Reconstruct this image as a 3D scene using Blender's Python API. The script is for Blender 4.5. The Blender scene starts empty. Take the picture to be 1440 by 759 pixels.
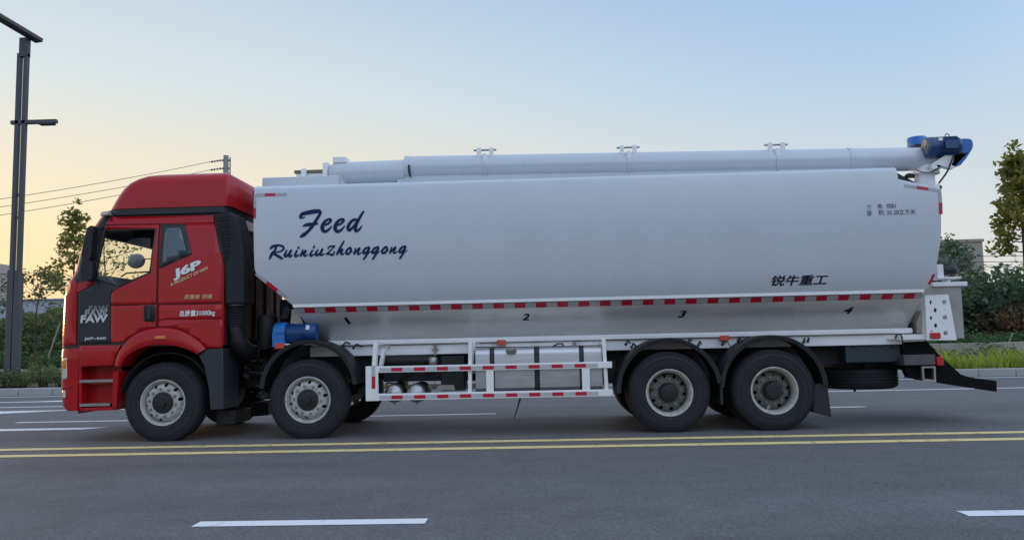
import bpy, bmesh, math, random
from mathutils import Vector, Matrix, geometry, noise
R = math.radians
rnd = random.Random(7)
scene = bpy.context.scene
COL = scene.collection

# ------------------------------------------------------------------ camera
CAM = Vector((5.075, -10.4346, 1.1999))
YAW, PIT, ROLL, FPX = -0.0369, 0.0916, -0.0220, 1111.77
fw = Vector((math.sin(YAW)*math.cos(PIT), math.cos(YAW)*math.cos(PIT), math.sin(PIT)))
r0 = Vector((math.cos(YAW), -math.sin(YAW), 0)); u0 = r0.cross(fw)
rt = r0*math.cos(ROLL) + u0*math.sin(ROLL); up = -r0*math.sin(ROLL) + u0*math.cos(ROLL)
cam_d = bpy.data.cameras.new('camera'); cam = bpy.data.objects.new('camera', cam_d); COL.objects.link(cam)
M = Matrix((rt, up, -fw)).transposed().to_4x4(); M.translation = CAM
cam.matrix_world = M
cam_d.sensor_width = 36; cam_d.lens = FPX/1440*36; cam_d.clip_end = 6000; cam_d.clip_start = 0.05
scene.camera = cam

# ------------------------------------------------------------------ light
SUN_AZ = R(-57)      # from +Y, negative is towards the left
SUN_EL = R(4.0)
# linear sky colours at the horizon, 8, 17, 33 degrees up and overhead: towards the sunset, beside it, behind the camera
SKY_SUN = ((.92, .57, .26), (.82, .66, .40), (.57, .63, .64), (.29, .415, .59), (.46, .55, .68))
SKY_FAR = ((.66, .60, .55), (.58, .61, .61), (.37, .505, .655), (.17, .335, .63), (.46, .55, .68))
SKY_BAK = ((.09, .09, .105), (.20, .225, .28), (.72, .86, 1.10), (.90, 1.06, 1.34), (.62, .72, .88))
w = bpy.data.worlds.new('World'); scene.world = w; w.use_nodes = True
nt = w.node_tree; bg = nt.nodes['Background']
sky = nt.nodes.new('ShaderNodeTexSky'); sky.sky_type = 'NISHITA'; sky.sun_disc = False
sky.sun_elevation = SUN_EL; sky.sun_rotation = SUN_AZ
sky.altitude = 0; sky.air_density = 1.0; sky.dust_density = 2.0; sky.ozone_density = 1.0
# twilight sky: compress the range of the sky model and tint it, brighter towards the sunset
def wn(kind, **kw):
    n = nt.nodes.new(kind)
    for k, v in kw.items(): setattr(n, k, v)
    return n
gm = wn('ShaderNodeGamma'); gm.inputs[1].default_value = .55; nt.links.new(sky.outputs[0], gm.inputs[0])
tc = wn('ShaderNodeTexCoord'); sx = wn('ShaderNodeSeparateXYZ'); nt.links.new(tc.outputs['Generated'], sx.inputs[0])
el = wn('ShaderNodeMapRange'); el.inputs[1].default_value = 0; el.inputs[2].default_value = 1; nt.links.new(sx.outputs[2], el.inputs[0])
def ramp_(stops):
    r = wn('ShaderNodeValToRGB'); e_ = r.color_ramp.elements
    while len(e_) < len(stops): e_.new(.5)
    for q, (p_, c_) in zip(e_, stops): q.position = p_; q.color = (*c_, 1)
    nt.links.new(el.outputs[0], r.inputs[0]); return r
r_sun = ramp_([(0, SKY_SUN[0]), (.13, SKY_SUN[1]), (.3, SKY_SUN[2]), (.55, SKY_SUN[3]), (1, SKY_SUN[4])])
r_far = ramp_([(0, SKY_FAR[0]), (.13, SKY_FAR[1]), (.3, SKY_FAR[2]), (.55, SKY_FAR[3]), (1, SKY_FAR[4])])
r_bak = ramp_([(0, SKY_BAK[0]), (.13, SKY_BAK[1]), (.3, SKY_BAK[2]), (.55, SKY_BAK[3]), (1, SKY_BAK[4])])
dt = wn('ShaderNodeVectorMath', operation='DOT_PRODUCT'); nt.links.new(tc.outputs['Generated'], dt.inputs[0]); dt.inputs[1].default_value = (math.sin(SUN_AZ), math.cos(SUN_AZ), 0)
f1 = wn('ShaderNodeMapRange', interpolation_type='SMOOTHSTEP'); f1.inputs[1].default_value = .05; f1.inputs[2].default_value = .95; nt.links.new(dt.outputs['Value'], f1.inputs[0])
f2 = wn('ShaderNodeMapRange', interpolation_type='SMOOTHSTEP'); f2.inputs[1].default_value = -.75; f2.inputs[2].default_value = .15; nt.links.new(dt.outputs['Value'], f2.inputs[0])
def mixc(f, a, b, mode='MIX'):
    n = wn('ShaderNodeMix', data_type='RGBA', blend_type=mode)
    if isinstance(f, float): n.inputs[0].default_value = f
    else: nt.links.new(f, n.inputs[0])
    nt.links.new(a, n.inputs[6]); nt.links.new(b, n.inputs[7]); return n.outputs[2]
front = mixc(f1.outputs[0], r_far.outputs[0], r_sun.outputs[0]); grad = mixc(f2.outputs[0], r_bak.outputs[0], front)
sc_ = wn('ShaderNodeVectorMath', operation='SCALE'); sc_.inputs[3].default_value = 6.67; nt.links.new(grad, sc_.inputs[0])
skm = wn('ShaderNodeVectorMath', operation='SCALE'); skm.inputs[3].default_value = 2.0; nt.links.new(gm.outputs[0], skm.inputs[0])
nt.links.new(mixc(.92, skm.outputs[0], sc_.outputs[0]), bg.inputs[0]); bg.inputs[1].default_value = .15
sun_d = bpy.data.lights.new('sun', 'SUN'); sun = bpy.data.objects.new('sun', sun_d); COL.objects.link(sun)
sun_d.energy = 0.7; sun_d.angle = R(10); sun_d.color = (1, .62, .34)
sdir = Vector((math.sin(SUN_AZ)*math.cos(SUN_EL), math.cos(SUN_AZ)*math.cos(SUN_EL), math.sin(SUN_EL)))
sun.rotation_euler = sdir.to_track_quat('Z', 'Y').to_euler()
sun.location = sdir*60
vs = scene.view_settings; vs.view_transform = 'Standard'; vs.look = 'None'; vs.gamma = 1; vs.use_curve_mapping = False
vs.exposure = 0.36

# ------------------------------------------------------------------ helpers
def S(px, py, y):
    """point on the upright plane at depth y that lies on the line of sight of a photograph pixel"""
    d = fw + rt*((px-720)/FPX) - up*((py-379.5)/FPX)
    return CAM + d*((y-CAM.y)/d.y)
def G(px, py, z=0.0):
    d = fw + rt*((px-720)/FPX) - up*((py-379.5)/FPX)
    return CAM + d*((z-CAM.z)/d.z)
def Q(pts, y): return [(p.x, p.z) for p in (S(a, b, y) for a, b in pts)]

_m = {}
def mat(name, col, rough=.5, metal=0., coat=0., var=0., vscale=3., bump=0., bscale=60., stretch=None, spec=.5, island=0., subs=0., emit=None):
    if name in _m: return _m[name]
    m = bpy.data.materials.new(name); m.use_nodes = True; t = m.node_tree; b = t.nodes['Principled BSDF']
    b.inputs['Base Color'].default_value = (*col, 1); b.inputs['Roughness'].default_value = rough
    b.inputs['Metallic'].default_value = metal; b.inputs['Coat Weight'].default_value = coat; b.inputs['Coat Roughness'].default_value = .06
    b.inputs['Specular IOR Level'].default_value = spec
    tc = t.nodes.new('ShaderNodeTexCoord'); src = tc.outputs['Object']
    if stretch:
        mp = t.nodes.new('ShaderNodeMapping'); mp.inputs['Scale'].default_value = stretch; t.links.new(src, mp.inputs[0]); src = mp.outputs[0]
    if var:
        n = t.nodes.new('ShaderNodeTexNoise'); n.inputs['Scale'].default_value = vscale; n.inputs['Detail'].default_value = 7; n.inputs['Roughness'].default_value = .65
        t.links.new(src, n.inputs['Vector'])
        mr = t.nodes.new('ShaderNodeMapRange'); mr.inputs[1].default_value = .25; mr.inputs[2].default_value = .75
        mr.inputs[3].default_value = 1-var; mr.inputs[4].default_value = 1+var; t.links.new(n.outputs[0], mr.inputs[0])
        mx = t.nodes.new('ShaderNodeMix'); mx.data_type = 'RGBA'; mx.blend_type = 'MULTIPLY'; mx.inputs[0].default_value = 1
        mx.inputs[6].default_value = (*col, 1); t.links.new(mr.outputs[0], mx.inputs[7]); out = mx.outputs[2]
        t.links.new(out, b.inputs['Base Color'])
        mr2 = t.nodes.new('ShaderNodeMapRange'); mr2.inputs[1].default_value = .3; mr2.inputs[2].default_value = .7
        mr2.inputs[3].default_value = max(.02, rough*.85); mr2.inputs[4].default_value = min(1, rough*1.2); t.links.new(n.outputs[0], mr2.inputs[0]); t.links.new(mr2.outputs[0], b.inputs['Roughness'])
    if island:
        g = t.nodes.new('ShaderNodeNewGeometry'); hs = t.nodes.new('ShaderNodeHueSaturation'); hs.inputs['Color'].default_value = (*col, 1)
        a = t.nodes.new('ShaderNodeMapRange'); a.inputs[3].default_value = 1-island; a.inputs[4].default_value = 1+island
        h = t.nodes.new('ShaderNodeMapRange'); h.inputs[3].default_value = .47; h.inputs[4].default_value = .52
        t.links.new(g.outputs['Random Per Island'], a.inputs[0]); t.links.new(g.outputs['Random Per Island'], h.inputs[0])
        t.links.new(a.outputs[0], hs.inputs['Value']); t.links.new(h.outputs[0], hs.inputs['Hue']); t.links.new(hs.outputs[0], b.inputs['Base Color'])
    if subs:
        tr = t.nodes.new('ShaderNodeBsdfTranslucent'); ms = t.nodes.new('ShaderNodeMixShader'); ms.inputs[0].default_value = subs
        tr.inputs[0].default_value = (col[0]*1.6, col[1]*1.6, col[2]*.9, 1)
        t.links.new(b.outputs[0], ms.inputs[1]); t.links.new(tr.outputs[0], ms.inputs[2]); t.links.new(ms.outputs[0], t.nodes['Material Output'].inputs[0])
    if bump:
        n2 = t.nodes.new('ShaderNodeTexNoise'); n2.inputs['Scale'].default_value = bscale; n2.inputs['Detail'].default_value = 4
        t.links.new(src, n2.inputs['Vector']); bp = t.nodes.new('ShaderNodeBump'); bp.inputs['Strength'].default_value = bump; bp.inputs['Distance'].default_value = .01
        t.links.new(n2.outputs[0], bp.inputs['Height']); t.links.new(bp.outputs[0], b.inputs['Normal']); t.links.new(bp.outputs[0], b.inputs['Coat Normal'])
    if emit: b.inputs['Emission Color'].default_value = (*emit[0], 1); b.inputs['Emission Strength'].default_value = emit[1]
    _m[name] = m; return m

RED = mat('red_paint', (.43, .004, .010), .45, coat=.55, var=.07, vscale=2, spec=.2, bump=.01, bscale=3)
REDD = mat('shaded_red_paint', (.085, .006, .010), .65, var=.15, vscale=4)  # cab red darkened, the rear wall's shade is put into the colour
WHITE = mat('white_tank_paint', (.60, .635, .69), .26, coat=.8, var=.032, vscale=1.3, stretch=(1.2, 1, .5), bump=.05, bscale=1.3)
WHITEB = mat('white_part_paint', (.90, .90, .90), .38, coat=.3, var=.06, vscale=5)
GREY = mat('grey_plastic', (.030, .034, .042), .5, var=.12, vscale=8)
TRIM = mat('charcoal_trim', (.020, .023, .028), .45, var=.1, vscale=6)
BLACK = mat('black_frame_paint', (.012, .012, .014), .55, var=.3, vscale=9)
SOOT = mat('oily_black_metal', (.018, .017, .017), .5, metal=.2, var=.5, vscale=14)
RUBBER = mat('tyre_rubber', (.024, .024, .027), .75, var=.35, vscale=7, bump=.15, bscale=90, spec=.35)
MUD = mat('mudguard_plastic', (.016, .017, .02), .55, var=.25, vscale=10)
RIMW = mat('rim_paint', (.46, .46, .42), .45, var=.38, vscale=16)
RIMD = mat('dark_rim_paint', (.16, .16, .14), .6, var=.35, vscale=12)  # darker rim paint for the rear discs and the spare
HUB = mat('greasy_hub', (.03, .03, .032), .45, metal=.4, var=.4, vscale=25)
STEEL = mat('bare_steel', (.35, .34, .33), .35, metal=.9, var=.2, vscale=20)
ALU = mat('brushed_aluminium', (.60, .60, .61), .36, metal=.85, var=.10, vscale=5, stretch=(1, 1, 8))
GALV = mat('galvanised_sheet', (.42, .40, .38), .42, metal=.6, var=.15, vscale=5)
CHROME = mat('polished_tank_end', (.62, .62, .62), .42, metal=.9, var=.05, vscale=4)
BLUE = mat('blue_motor_paint', (.010, .065, .24), .4, coat=.3, var=.3, vscale=15)
BLUEB = mat('bright_blue_guard', (.012, .15, .50), .38, coat=.3, var=.08, vscale=15)
BLUED = mat('navy_motor_paint', (.018, .055, .19), .4, coat=.3, var=.12, vscale=15)
NAVY = mat('navy_lettering', (.008, .024, .085), .6, spec=.2)
INK = mat('black_lettering', (.006, .008, .020), .6, spec=.2)
SMALLINK = mat('small_navy_lettering', (.05, .075, .13), .5)
WLET = mat('white_lettering', (.85, .85, .85), .5)
GLET = mat('gold_lettering', (.80, .66, .36), .45)
SLET = mat('silver_lettering', (.62, .62, .62), .4)
S2 = mat('dim_silver_lettering', (.36, .36, .36), .4)
S3 = mat('faint_silver_lettering', (.22, .22, .22), .4)
DARKHOLE = mat('interior_lining', (.012, .012, .013), .8)
DASH = mat('dash_plastic', (.14, .14, .135), .6, var=.1)
RREF = mat('red_reflective_tape', (.52, .006, .035), .35, var=.12, vscale=30)
WREF = mat('silver_reflective_tape', (.50, .51, .53), .32, var=.1, vscale=30)
GREYREF = mat('dim_reflective_tape', (.42, .44, .46), .35, var=.1, vscale=30)
REDLENS = mat('red_lens', (.55, .03, .03), .2, coat=.5, spec=.6)
ORANGER = mat('orange_reflector', (.62, .085, .05), .35, var=.1, vscale=40)
AMBER = mat('amber_lens', (.75, .22, .02), .2, coat=.5)
LENS = mat('headlight_lens', (.62, .58, .52), .12, coat=.8)
CONC = mat('concrete_kerb', (.40, .395, .385), .85, var=.14, vscale=2.5, bump=.3, bscale=40)
CONC2 = mat('weathered_concrete', (.42, .39, .33), .9, var=.25, vscale=3, bump=.3, bscale=30)
SOIL = mat('verge_soil', (.055, .052, .025), .95, var=.4, vscale=2.5, bump=.5, bscale=12)
FIELD = mat('far_ground', (.06, .07, .03), .95, var=.4, vscale=.3)
POSTM = mat('lamp_post_paint', (.085, .088, .10), .5, metal=.2, var=.1)
BARK = mat('tree_bark', (.085, .065, .045), .9, var=.3, vscale=10, bump=.5, bscale=30)
LEAFA = mat('yellowish_leaf', (.19, .20, .065), .55, island=.55, subs=.55)  # yellowish green leaf colour
LEAFB = mat('dark_leaf', (.105, .135, .06), .55, island=.5, subs=.3)
LEAFC = mat('hedge_leaf', (.13, .155, .06), .6, island=.55, subs=.3)
LEAFD = mat('bluish_leaf', (.075, .125, .08), .55, island=.5, subs=.25)
LEAFR = mat('reddish_leaf', (.12, .075, .05), .6, island=.45, subs=.3)
BLADE = mat('grass_blade', (.30, .35, .07), .55, island=.5, subs=.45)
SHRUBG = mat('low_juniper', (.06, .13, .055), .6, island=.5, subs=.3)
BEIGE = mat('beige_facade', (.42, .37, .30), .8, var=.05)
PANELW = mat('grey_window_band', (.17, .17, .19), .35, var=.06)
PALE = mat('pale_tower_facade', (.52, .43, .40), .85, var=.05)
SHEDW = mat('shed_wall', (.42, .44, .52), .7, var=.05)
SHEDR = mat('shed_roof', (.50, .50, .55), .6, var=.05)
POLEC = mat('concrete_pole', (.33, .32, .30), .9, var=.1)
WIRE = mat('wire', (.10, .095, .09), .6)
INSUL = mat('insulator', (.15, .16, .15), .3)
MIRG = mat('mirror_back', (.14, .15, .155), .25, var=.1)
TARP = mat('blue_sheet', (.03, .06, .16), .7)
def worn(name, col):
    m = bpy.data.materials.new(name); m.use_nodes = True; t = m.node_tree; b = t.nodes['Principled BSDF']; b.inputs['Roughness'].default_value = .75
    tc = t.nodes.new('ShaderNodeTexCoord'); outs = []
    for sc, lo, hi in ((7, .60, .70), (70, .56, .70), (.8, .35, .75)):
        n = t.nodes.new('ShaderNodeTexNoise'); n.inputs['Scale'].default_value = sc; n.inputs['Detail'].default_value = 5; t.links.new(tc.outputs['Object'], n.inputs['Vector'])
        r = t.nodes.new('ShaderNodeMapRange'); r.inputs[1].default_value = lo; r.inputs[2].default_value = hi; r.inputs[4].default_value = .55 if sc < 1 else .8; t.links.new(n.outputs[0], r.inputs[0]); outs.append(r.outputs[0])
    mu = t.nodes.new('ShaderNodeMath'); mu.operation = 'MULTIPLY'; t.links.new(outs[1], mu.inputs[0]); t.links.new(outs[2], mu.inputs[1])
    mxx = t.nodes.new('ShaderNodeMath'); mxx.operation = 'MAXIMUM'; t.links.new(outs[0], mxx.inputs[0]); t.links.new(mu.outputs[0], mxx.inputs[1])
    mx = t.nodes.new('ShaderNodeMix'); mx.data_type = 'RGBA'; mx.inputs[6].default_value = (*col, 1); mx.inputs[7].default_value = (.19, .18, .17, 1)
    t.links.new(mxx.outputs[0], mx.inputs[0]); t.links.new(mx.outputs[2], b.inputs['Base Color']); return m
YEL = worn('yellow_road_paint', (.90, .70, .31)); WHT = worn('white_road_paint', (.84, .84, .85))

def glass(name, tint, alpha):
    m = bpy.data.materials.new(name); m.use_nodes = True; t = m.node_tree
    tr = t.nodes.new('ShaderNodeBsdfTransparent'); tr.inputs[0].default_value = (*tint, 1)
    gl = t.nodes.new('ShaderNodeBsdfGlossy'); gl.inputs['Roughness'].default_value = .02
    lw = t.nodes.new('ShaderNodeLayerWeight'); lw.inputs[0].default_value = .3
    pw = t.nodes.new('ShaderNodeMath'); pw.operation = 'POWER'; pw.inputs[1].default_value = 4; t.links.new(lw.outputs['Facing'], pw.inputs[0])
    fr = t.nodes.new('ShaderNodeMath'); fr.operation = 'MULTIPLY_ADD'; fr.inputs[1].default_value = .5; fr.inputs[2].default_value = .03; t.links.new(pw.outputs[0], fr.inputs[0])
    ms = t.nodes.new('ShaderNodeMixShader'); t.links.new(fr.outputs[0], ms.inputs[0])
    t.links.new(tr.outputs[0], ms.inputs[1]); t.links.new(gl.outputs[0], ms.inputs[2])
    t.links.new(ms.outputs[0], t.nodes['Material Output'].inputs[0]); return m
GLASS = glass('clear_glass', (.96, .975, .97), .1)
FILM = mat('tinted_window', (.075, .095, .115), .12, coat=.6)

def asphalt():
    m = bpy.data.materials.new('asphalt'); m.use_nodes = True; t = m.node_tree; b = t.nodes['Principled BSDF']
    b.inputs['Roughness'].default_value = .82; b.inputs['Specular IOR Level'].default_value = .35
    tc = t.nodes.new('ShaderNodeTexCoord')
    def nz(scale, det, stretch=(1, 1, 1), rough=.6):
        mp = t.nodes.new('ShaderNodeMapping'); mp.inputs['Scale'].default_value = stretch; t.links.new(tc.outputs['Object'], mp.inputs[0])
        n = t.nodes.new('ShaderNodeTexNoise'); n.inputs['Scale'].default_value = scale; n.inputs['Detail'].default_value = det; n.inputs['Roughness'].default_value = rough
        t.links.new(mp.outputs[0], n.inputs['Vector']); return n.outputs[0]
    def ramp(src, lo, hi, a, c):
        mr = t.nodes.new('ShaderNodeMapRange'); mr.inputs[1].default_value = lo; mr.inputs[2].default_value = hi; mr.inputs[3].default_value = a; mr.inputs[4].default_value = c
        t.links.new(src, mr.inputs[0]); return mr.outputs[0]
    def mul(a, c):
        n = t.nodes.new('ShaderNodeMath'); n.operation = 'MULTIPLY'; t.links.new(a, n.inputs[0]); t.links.new(c, n.inputs[1]); return n.outputs[0]
    big = ramp(nz(.35, 4, (.25, 1.6, 1)), .3, .7, .86, 1.14)       # paving lanes, wheel tracks
    mid = ramp(nz(2.2, 6), .3, .7, .90, 1.10)
    vor = t.nodes.new('ShaderNodeTexVoronoi'); vor.inputs['Scale'].default_value = 75; t.links.new(tc.outputs['Object'], vor.inputs['Vector'])
    sep = t.nodes.new('ShaderNodeSeparateColor'); t.links.new(vor.outputs['Color'], sep.inputs[0])
    agg = ramp(sep.outputs[0], 0, 1, .74, 1.30)
    sp3 = t.nodes.new('ShaderNodeSeparateXYZ'); t.links.new(tc.outputs['Object'], sp3.inputs[0])
    def track(y0, w_):
        a = t.nodes.new('ShaderNodeMath'); a.operation = 'SUBTRACT'; a.inputs[1].default_value = y0; t.links.new(sp3.outputs[1], a.inputs[0])
        c = t.nodes.new('ShaderNodeMath'); c.operation = 'ABSOLUTE'; t.links.new(a.outputs[0], c.inputs[0]); return ramp(c.outputs[0], 0, w_, .90, 1.0)
    trk = mul(mul(track(-2.2, .5), track(-3.9, .5)), mul(track(-6.0, .5), mul(track(.35, .5), track(2.2, .5))))
    wob = nz(1.3, 3); vc = t.nodes.new('ShaderNodeTexVoronoi'); vc.feature = 'DISTANCE_TO_EDGE'; vc.inputs['Scale'].default_value = .16
    va = t.nodes.new('ShaderNodeVectorMath'); va.operation = 'ADD'; t.links.new(tc.outputs['Object'], va.inputs[0]); t.links.new(wob, va.inputs[1]); t.links.new(va.outputs[0], vc.inputs['Vector'])
    crk = ramp(vc.outputs['Distance'], .0006, .0016, .90, 1.0)
    stn = ramp(nz(.9, 3, (.5, 1.3, 1)), .60, .72, 1.0, .86)
    v = mul(mul(mul(big, mid), agg), mul(mul(trk, crk), stn))
    mx = t.nodes.new('ShaderNodeMix'); mx.data_type = 'RGBA'; mx.blend_type = 'MULTIPLY'; mx.inputs[0].default_value = 1
    mx.inputs[6].default_value = (.142, .136, .141, 1); t.links.new(v, mx.inputs[7]); t.links.new(mx.outputs[2], b.inputs['Base Color'])
    bp = t.nodes.new('ShaderNodeBump'); bp.inputs['Strength'].default_value = .5; bp.inputs['Distance'].default_value = .006
    t.links.new(vor.outputs['Distance'], bp.inputs['Height']); t.links.new(bp.outputs[0], b.inputs['Normal'])
    return m
ASPH = asphalt()

def tag(o, label=None, cat=None, group=None, kind=None):
    if label: o['label'] = label
    if cat: o['category'] = cat
    if group: o['group'] = group
    if kind: o['kind'] = kind
    return o
def empty(name, loc, parent=None):
    o = bpy.data.objects.new(name, None); COL.objects.link(o); o.empty_display_size = .2
    if parent: o.parent = parent; o.location = Vector(loc) - origin(parent)
    else: o.location = loc
    return o
def origin(o):
    v = Vector(o.location)
    while o.parent: o = o.parent; v += o.location
    return v

class MB:
    """collects faces in world coordinates, then links them as ONE mesh object"""
    def __init__(s): s.bm = bmesh.new()
    def box(s, c, d, rot=None):
        mtx = Matrix.Translation(c) @ (rot.to_4x4() if rot else Matrix()) @ Matrix.Diagonal((*d, 1))
        bmesh.ops.create_cube(s.bm, size=1, matrix=mtx); return s
    def bb(s, x0, x1, y0, y1, z0, z1): return s.box(((x0+x1)/2, (y0+y1)/2, (z0+z1)/2), (abs(x1-x0), abs(y1-y0), abs(z1-z0)))
    def cyl(s, a, b, r, r2=None, seg=20, caps=True):
        a = Vector(a); b = Vector(b); d = b-a; q = d.to_track_quat('Z', 'Y').to_matrix().to_4x4()
        bmesh.ops.create_cone(s.bm, cap_ends=caps, segments=seg, radius1=r, radius2=r if r2 is None else r2, depth=d.length, matrix=Matrix.Translation((a+b)/2) @ q); return s
    def ball(s, c, r, sc=(1, 1, 1), sub=2):
        bmesh.ops.create_icosphere(s.bm, subdivisions=sub, radius=r, matrix=Matrix.Translation(c) @ Matrix.Diagonal((*sc, 1))); return s
    def tube(s, pts, r, seg=8, caps=True):
        pts = [Vector(p) for p in pts]; rings = []; rr = r if isinstance(r, (list, tuple)) else [r]*len(pts)
        ref = Vector((0, 0, 1)) if abs((pts[-1]-pts[0]).normalized().z) < .9 else Vector((1, 0, 0))
        for i, p in enumerate(pts):
            d = (pts[min(i+1, len(pts)-1)] - pts[max(i-1, 0)]).normalized()
            a = d.cross(ref); a = a.normalized() if a.length > 1e-4 else Vector((0, 1, 0)); b = a.cross(d)
            rings.append([s.bm.verts.new(p + (a*math.cos(t)+b*math.sin(t))*rr[i]) for t in (2*math.pi*k/seg for k in range(seg))])
        for i in range(len(rings)-1):
            for k in range(seg): s.bm.faces.new((rings[i][k], rings[i][(k+1) % seg], rings[i+1][(k+1) % seg], rings[i+1][k]))
        if caps: s.bm.faces.new(rings[0][::-1]); s.bm.faces.new(rings[-1])
        return s
    def lathe(s, prof, c=(0, 0, 0), axis='Y', seg=48, close=False):
        """prof: (radius, height along the axis)"""
        rings = []
        for r, h in prof:
            ring = []
            for k in range(seg):
                t = 2*math.pi*k/seg; a, b = r*math.cos(t), r*math.sin(t)
                v = {'Y': (a, h, b), 'X': (h, a, b), 'Z': (a, b, h)}[axis]
                ring.append(s.bm.verts.new(Vector(v)+Vector(c)))
            rings.append(ring)
        n = len(rings)
        for i in range(n if close else n-1):
            A, B = rings[i], rings[(i+1) % n]
            for k in range(seg): s.bm.faces.new((A[k], A[(k+1) % seg], B[(k+1) % seg], B[k]))
        return s
    def prism(s, xz, y0, y1):
        """outline in the X-Z plane extruded from y0 to y1 (each a number or a function of x, z)"""
        f0 = y0 if callable(y0) else (lambda x, z: y0); f1 = y1 if callable(y1) else (lambda x, z: y1)
        A = [s.bm.verts.new((x, f0(x, z), z)) for x, z in xz]; B = [s.bm.verts.new((x, f1(x, z), z)) for x, z in xz]
        tris = geometry.tessellate_polygon([[Vector((x, z, 0)) for x, z in xz]])
        for t in tris:
            s.bm.faces.new([A[i] for i in t]); s.bm.faces.new([B[i] for i in t[::-1]])
        n = len(xz)
        for i in range(n): s.bm.faces.new((A[i], A[(i+1) % n], B[(i+1) % n], B[i]))
        return s
    def sheet(s, loops, yf, step=.09):
        """flat outline (first loop, the others are holes) in X-Z, cut into a grid and laid on the surface y = yf(x, z)"""
        bm = bmesh.new()
        if len(loops) == 1:
            vs_ = [bm.verts.new((x, 0, z)) for x, z in loops[0]]
            for t in geometry.tessellate_polygon([[Vector((x, z, 0)) for x, z in loops[0]]]):
                try: bm.faces.new([vs_[i] for i in t])
                except ValueError: pass
        else:
            cu = bpy.data.curves.new('fill', 'CURVE'); cu.dimensions = '2D'; cu.fill_mode = 'BOTH'
            for lp in loops:
                sp_ = cu.splines.new('POLY'); sp_.points.add(len(lp)-1); sp_.use_cyclic_u = True
                for p_, (x, z) in zip(sp_.points, lp): p_.co = (x, z, 0, 1)
            o_f = bpy.data.objects.new('fill', cu); COL.objects.link(o_f)
            me_f = bpy.data.meshes.new_from_object(o_f.evaluated_get(bpy.context.evaluated_depsgraph_get())); bm.from_mesh(me_f)
            bpy.data.objects.remove(o_f); bpy.data.curves.remove(cu); bpy.data.meshes.remove(me_f)
            for v in bm.verts: v.co = (v.co.x, 0, v.co.y)
            bmesh.ops.remove_doubles(bm, verts=bm.verts[:], dist=1e-5)
        xs = [v.co.x for v in bm.verts]; zs = [v.co.z for v in bm.verts]
        if step:
            for k in range(int((max(xs)-min(xs))/step)):
                bmesh.ops.bisect_plane(bm, geom=bm.verts[:]+bm.edges[:]+bm.faces[:], dist=1e-5, plane_co=(min(xs)+step*(k+.5), 0, 0), plane_no=(1, 0, 0))
            for k in range(int((max(zs)-min(zs))/step)):
                bmesh.ops.bisect_plane(bm, geom=bm.verts[:]+bm.edges[:]+bm.faces[:], dist=1e-5, plane_co=(0, 0, min(zs)+step*(k+.5)), plane_no=(0, 0, 1))
        mp = {v: s.bm.verts.new((v.co.x, yf(v.co.x, v.co.z), v.co.z)) for v in bm.verts}
        for f in bm.faces:
            n = f.normal; f.normal_update()
            vv = [mp[v] for v in f.verts]
            if f.normal.y > 0: vv = vv[::-1]
            try: s.bm.faces.new(vv)
            except ValueError: pass
        bm.free(); return s
    def holed(s, loops, y0, y1):
        t = MB(); t.sheet(loops, lambda x, z: y0, 0); bm = t.bm
        mp = {v: s.bm.verts.new((v.co.x, y0, v.co.z)) for v in bm.verts}; mq = {v: s.bm.verts.new((v.co.x, y1, v.co.z)) for v in bm.verts}
        for f in bm.faces:
            s.bm.faces.new([mp[v] for v in f.verts]); s.bm.faces.new([mq[v] for v in f.verts][::-1])
        for e in bm.edges:
            if len(e.link_faces) == 1: a, b = e.verts; s.bm.faces.new((mp[a], mp[b], mq[b], mq[a]))
        bm.free(); return s
    def mirror(s, yc=1.25):
        for v in s.bm.verts: v.co.y = 2*yc - v.co.y
        bmesh.ops.reverse_faces(s.bm, faces=s.bm.faces[:]); return s
    def build(s, name, m, parent=None, loc=None, bevel=0., ang=38, solid=0., fix=True, keep=False):
        if fix: bmesh.ops.recalc_face_normals(s.bm, faces=s.bm.faces[:])
        me = bpy.data.meshes.new(name)
        o = bpy.data.objects.new(name, me); COL.objects.link(o)
        base = origin(parent) if parent else Vector((0, 0, 0))
        if loc is not None: o.location = Vector(loc)-base; sh = -Vector(loc)
        else: sh = -base
        if parent: o.parent = parent
        bmesh.ops.translate(s.bm, verts=s.bm.verts[:], vec=sh)
        s.bm.to_mesh(me); s.bm.free()
        for q in (m if isinstance(m, (list, tuple)) else [m]): me.materials.append(q)
        me.polygons.foreach_set('use_smooth', [True]*len(me.polygons))
        me.set_sharp_from_angle(angle=R(ang))
        if solid:
            md = o.modifiers.new('thickness', 'SOLIDIFY'); md.thickness = solid; md.offset = -1
        if bevel:
            md = o.modifiers.new('bevel', 'BEVEL'); md.width = bevel; md.segments = 2; md.limit_method = 'ANGLE'; md.angle_limit = R(40); md.harden_normals = False
        return o

def lerp(tab, v):
    if v <= tab[0][0]: return tab[0][1]
    for (a, fa), (b, fb) in zip(tab, tab[1:]):
        if v <= b: return fa + (fb-fa)*(v-a)/(b-a)
    return tab[-1][1]
def smooth(pts, n=6, closed=False):
    """Catmull-Rom through points of any dimension"""
    P = [Vector(p) for p in pts]; out = []; N = len(P)
    for i in range(N if closed else N-1):
        g = lambda k: P[k % N] if closed else P[max(0, min(N-1, k))]
        a, b, c, d = g(i-1), g(i), g(i+1), g(i+2)
        for k in range(n):
            t = k/n; out.append(b + (c-a)*(t*.5) + (a*2-b*5+c*4-d)*(t*t*.5) + (b*3-a-c*3+d)*(t**3*.5))
    if not closed: out.append(P[-1])
    return out
def sm2(pts, n=5): return [(p[0], p[1]) for p in smooth(pts, n)]

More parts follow.
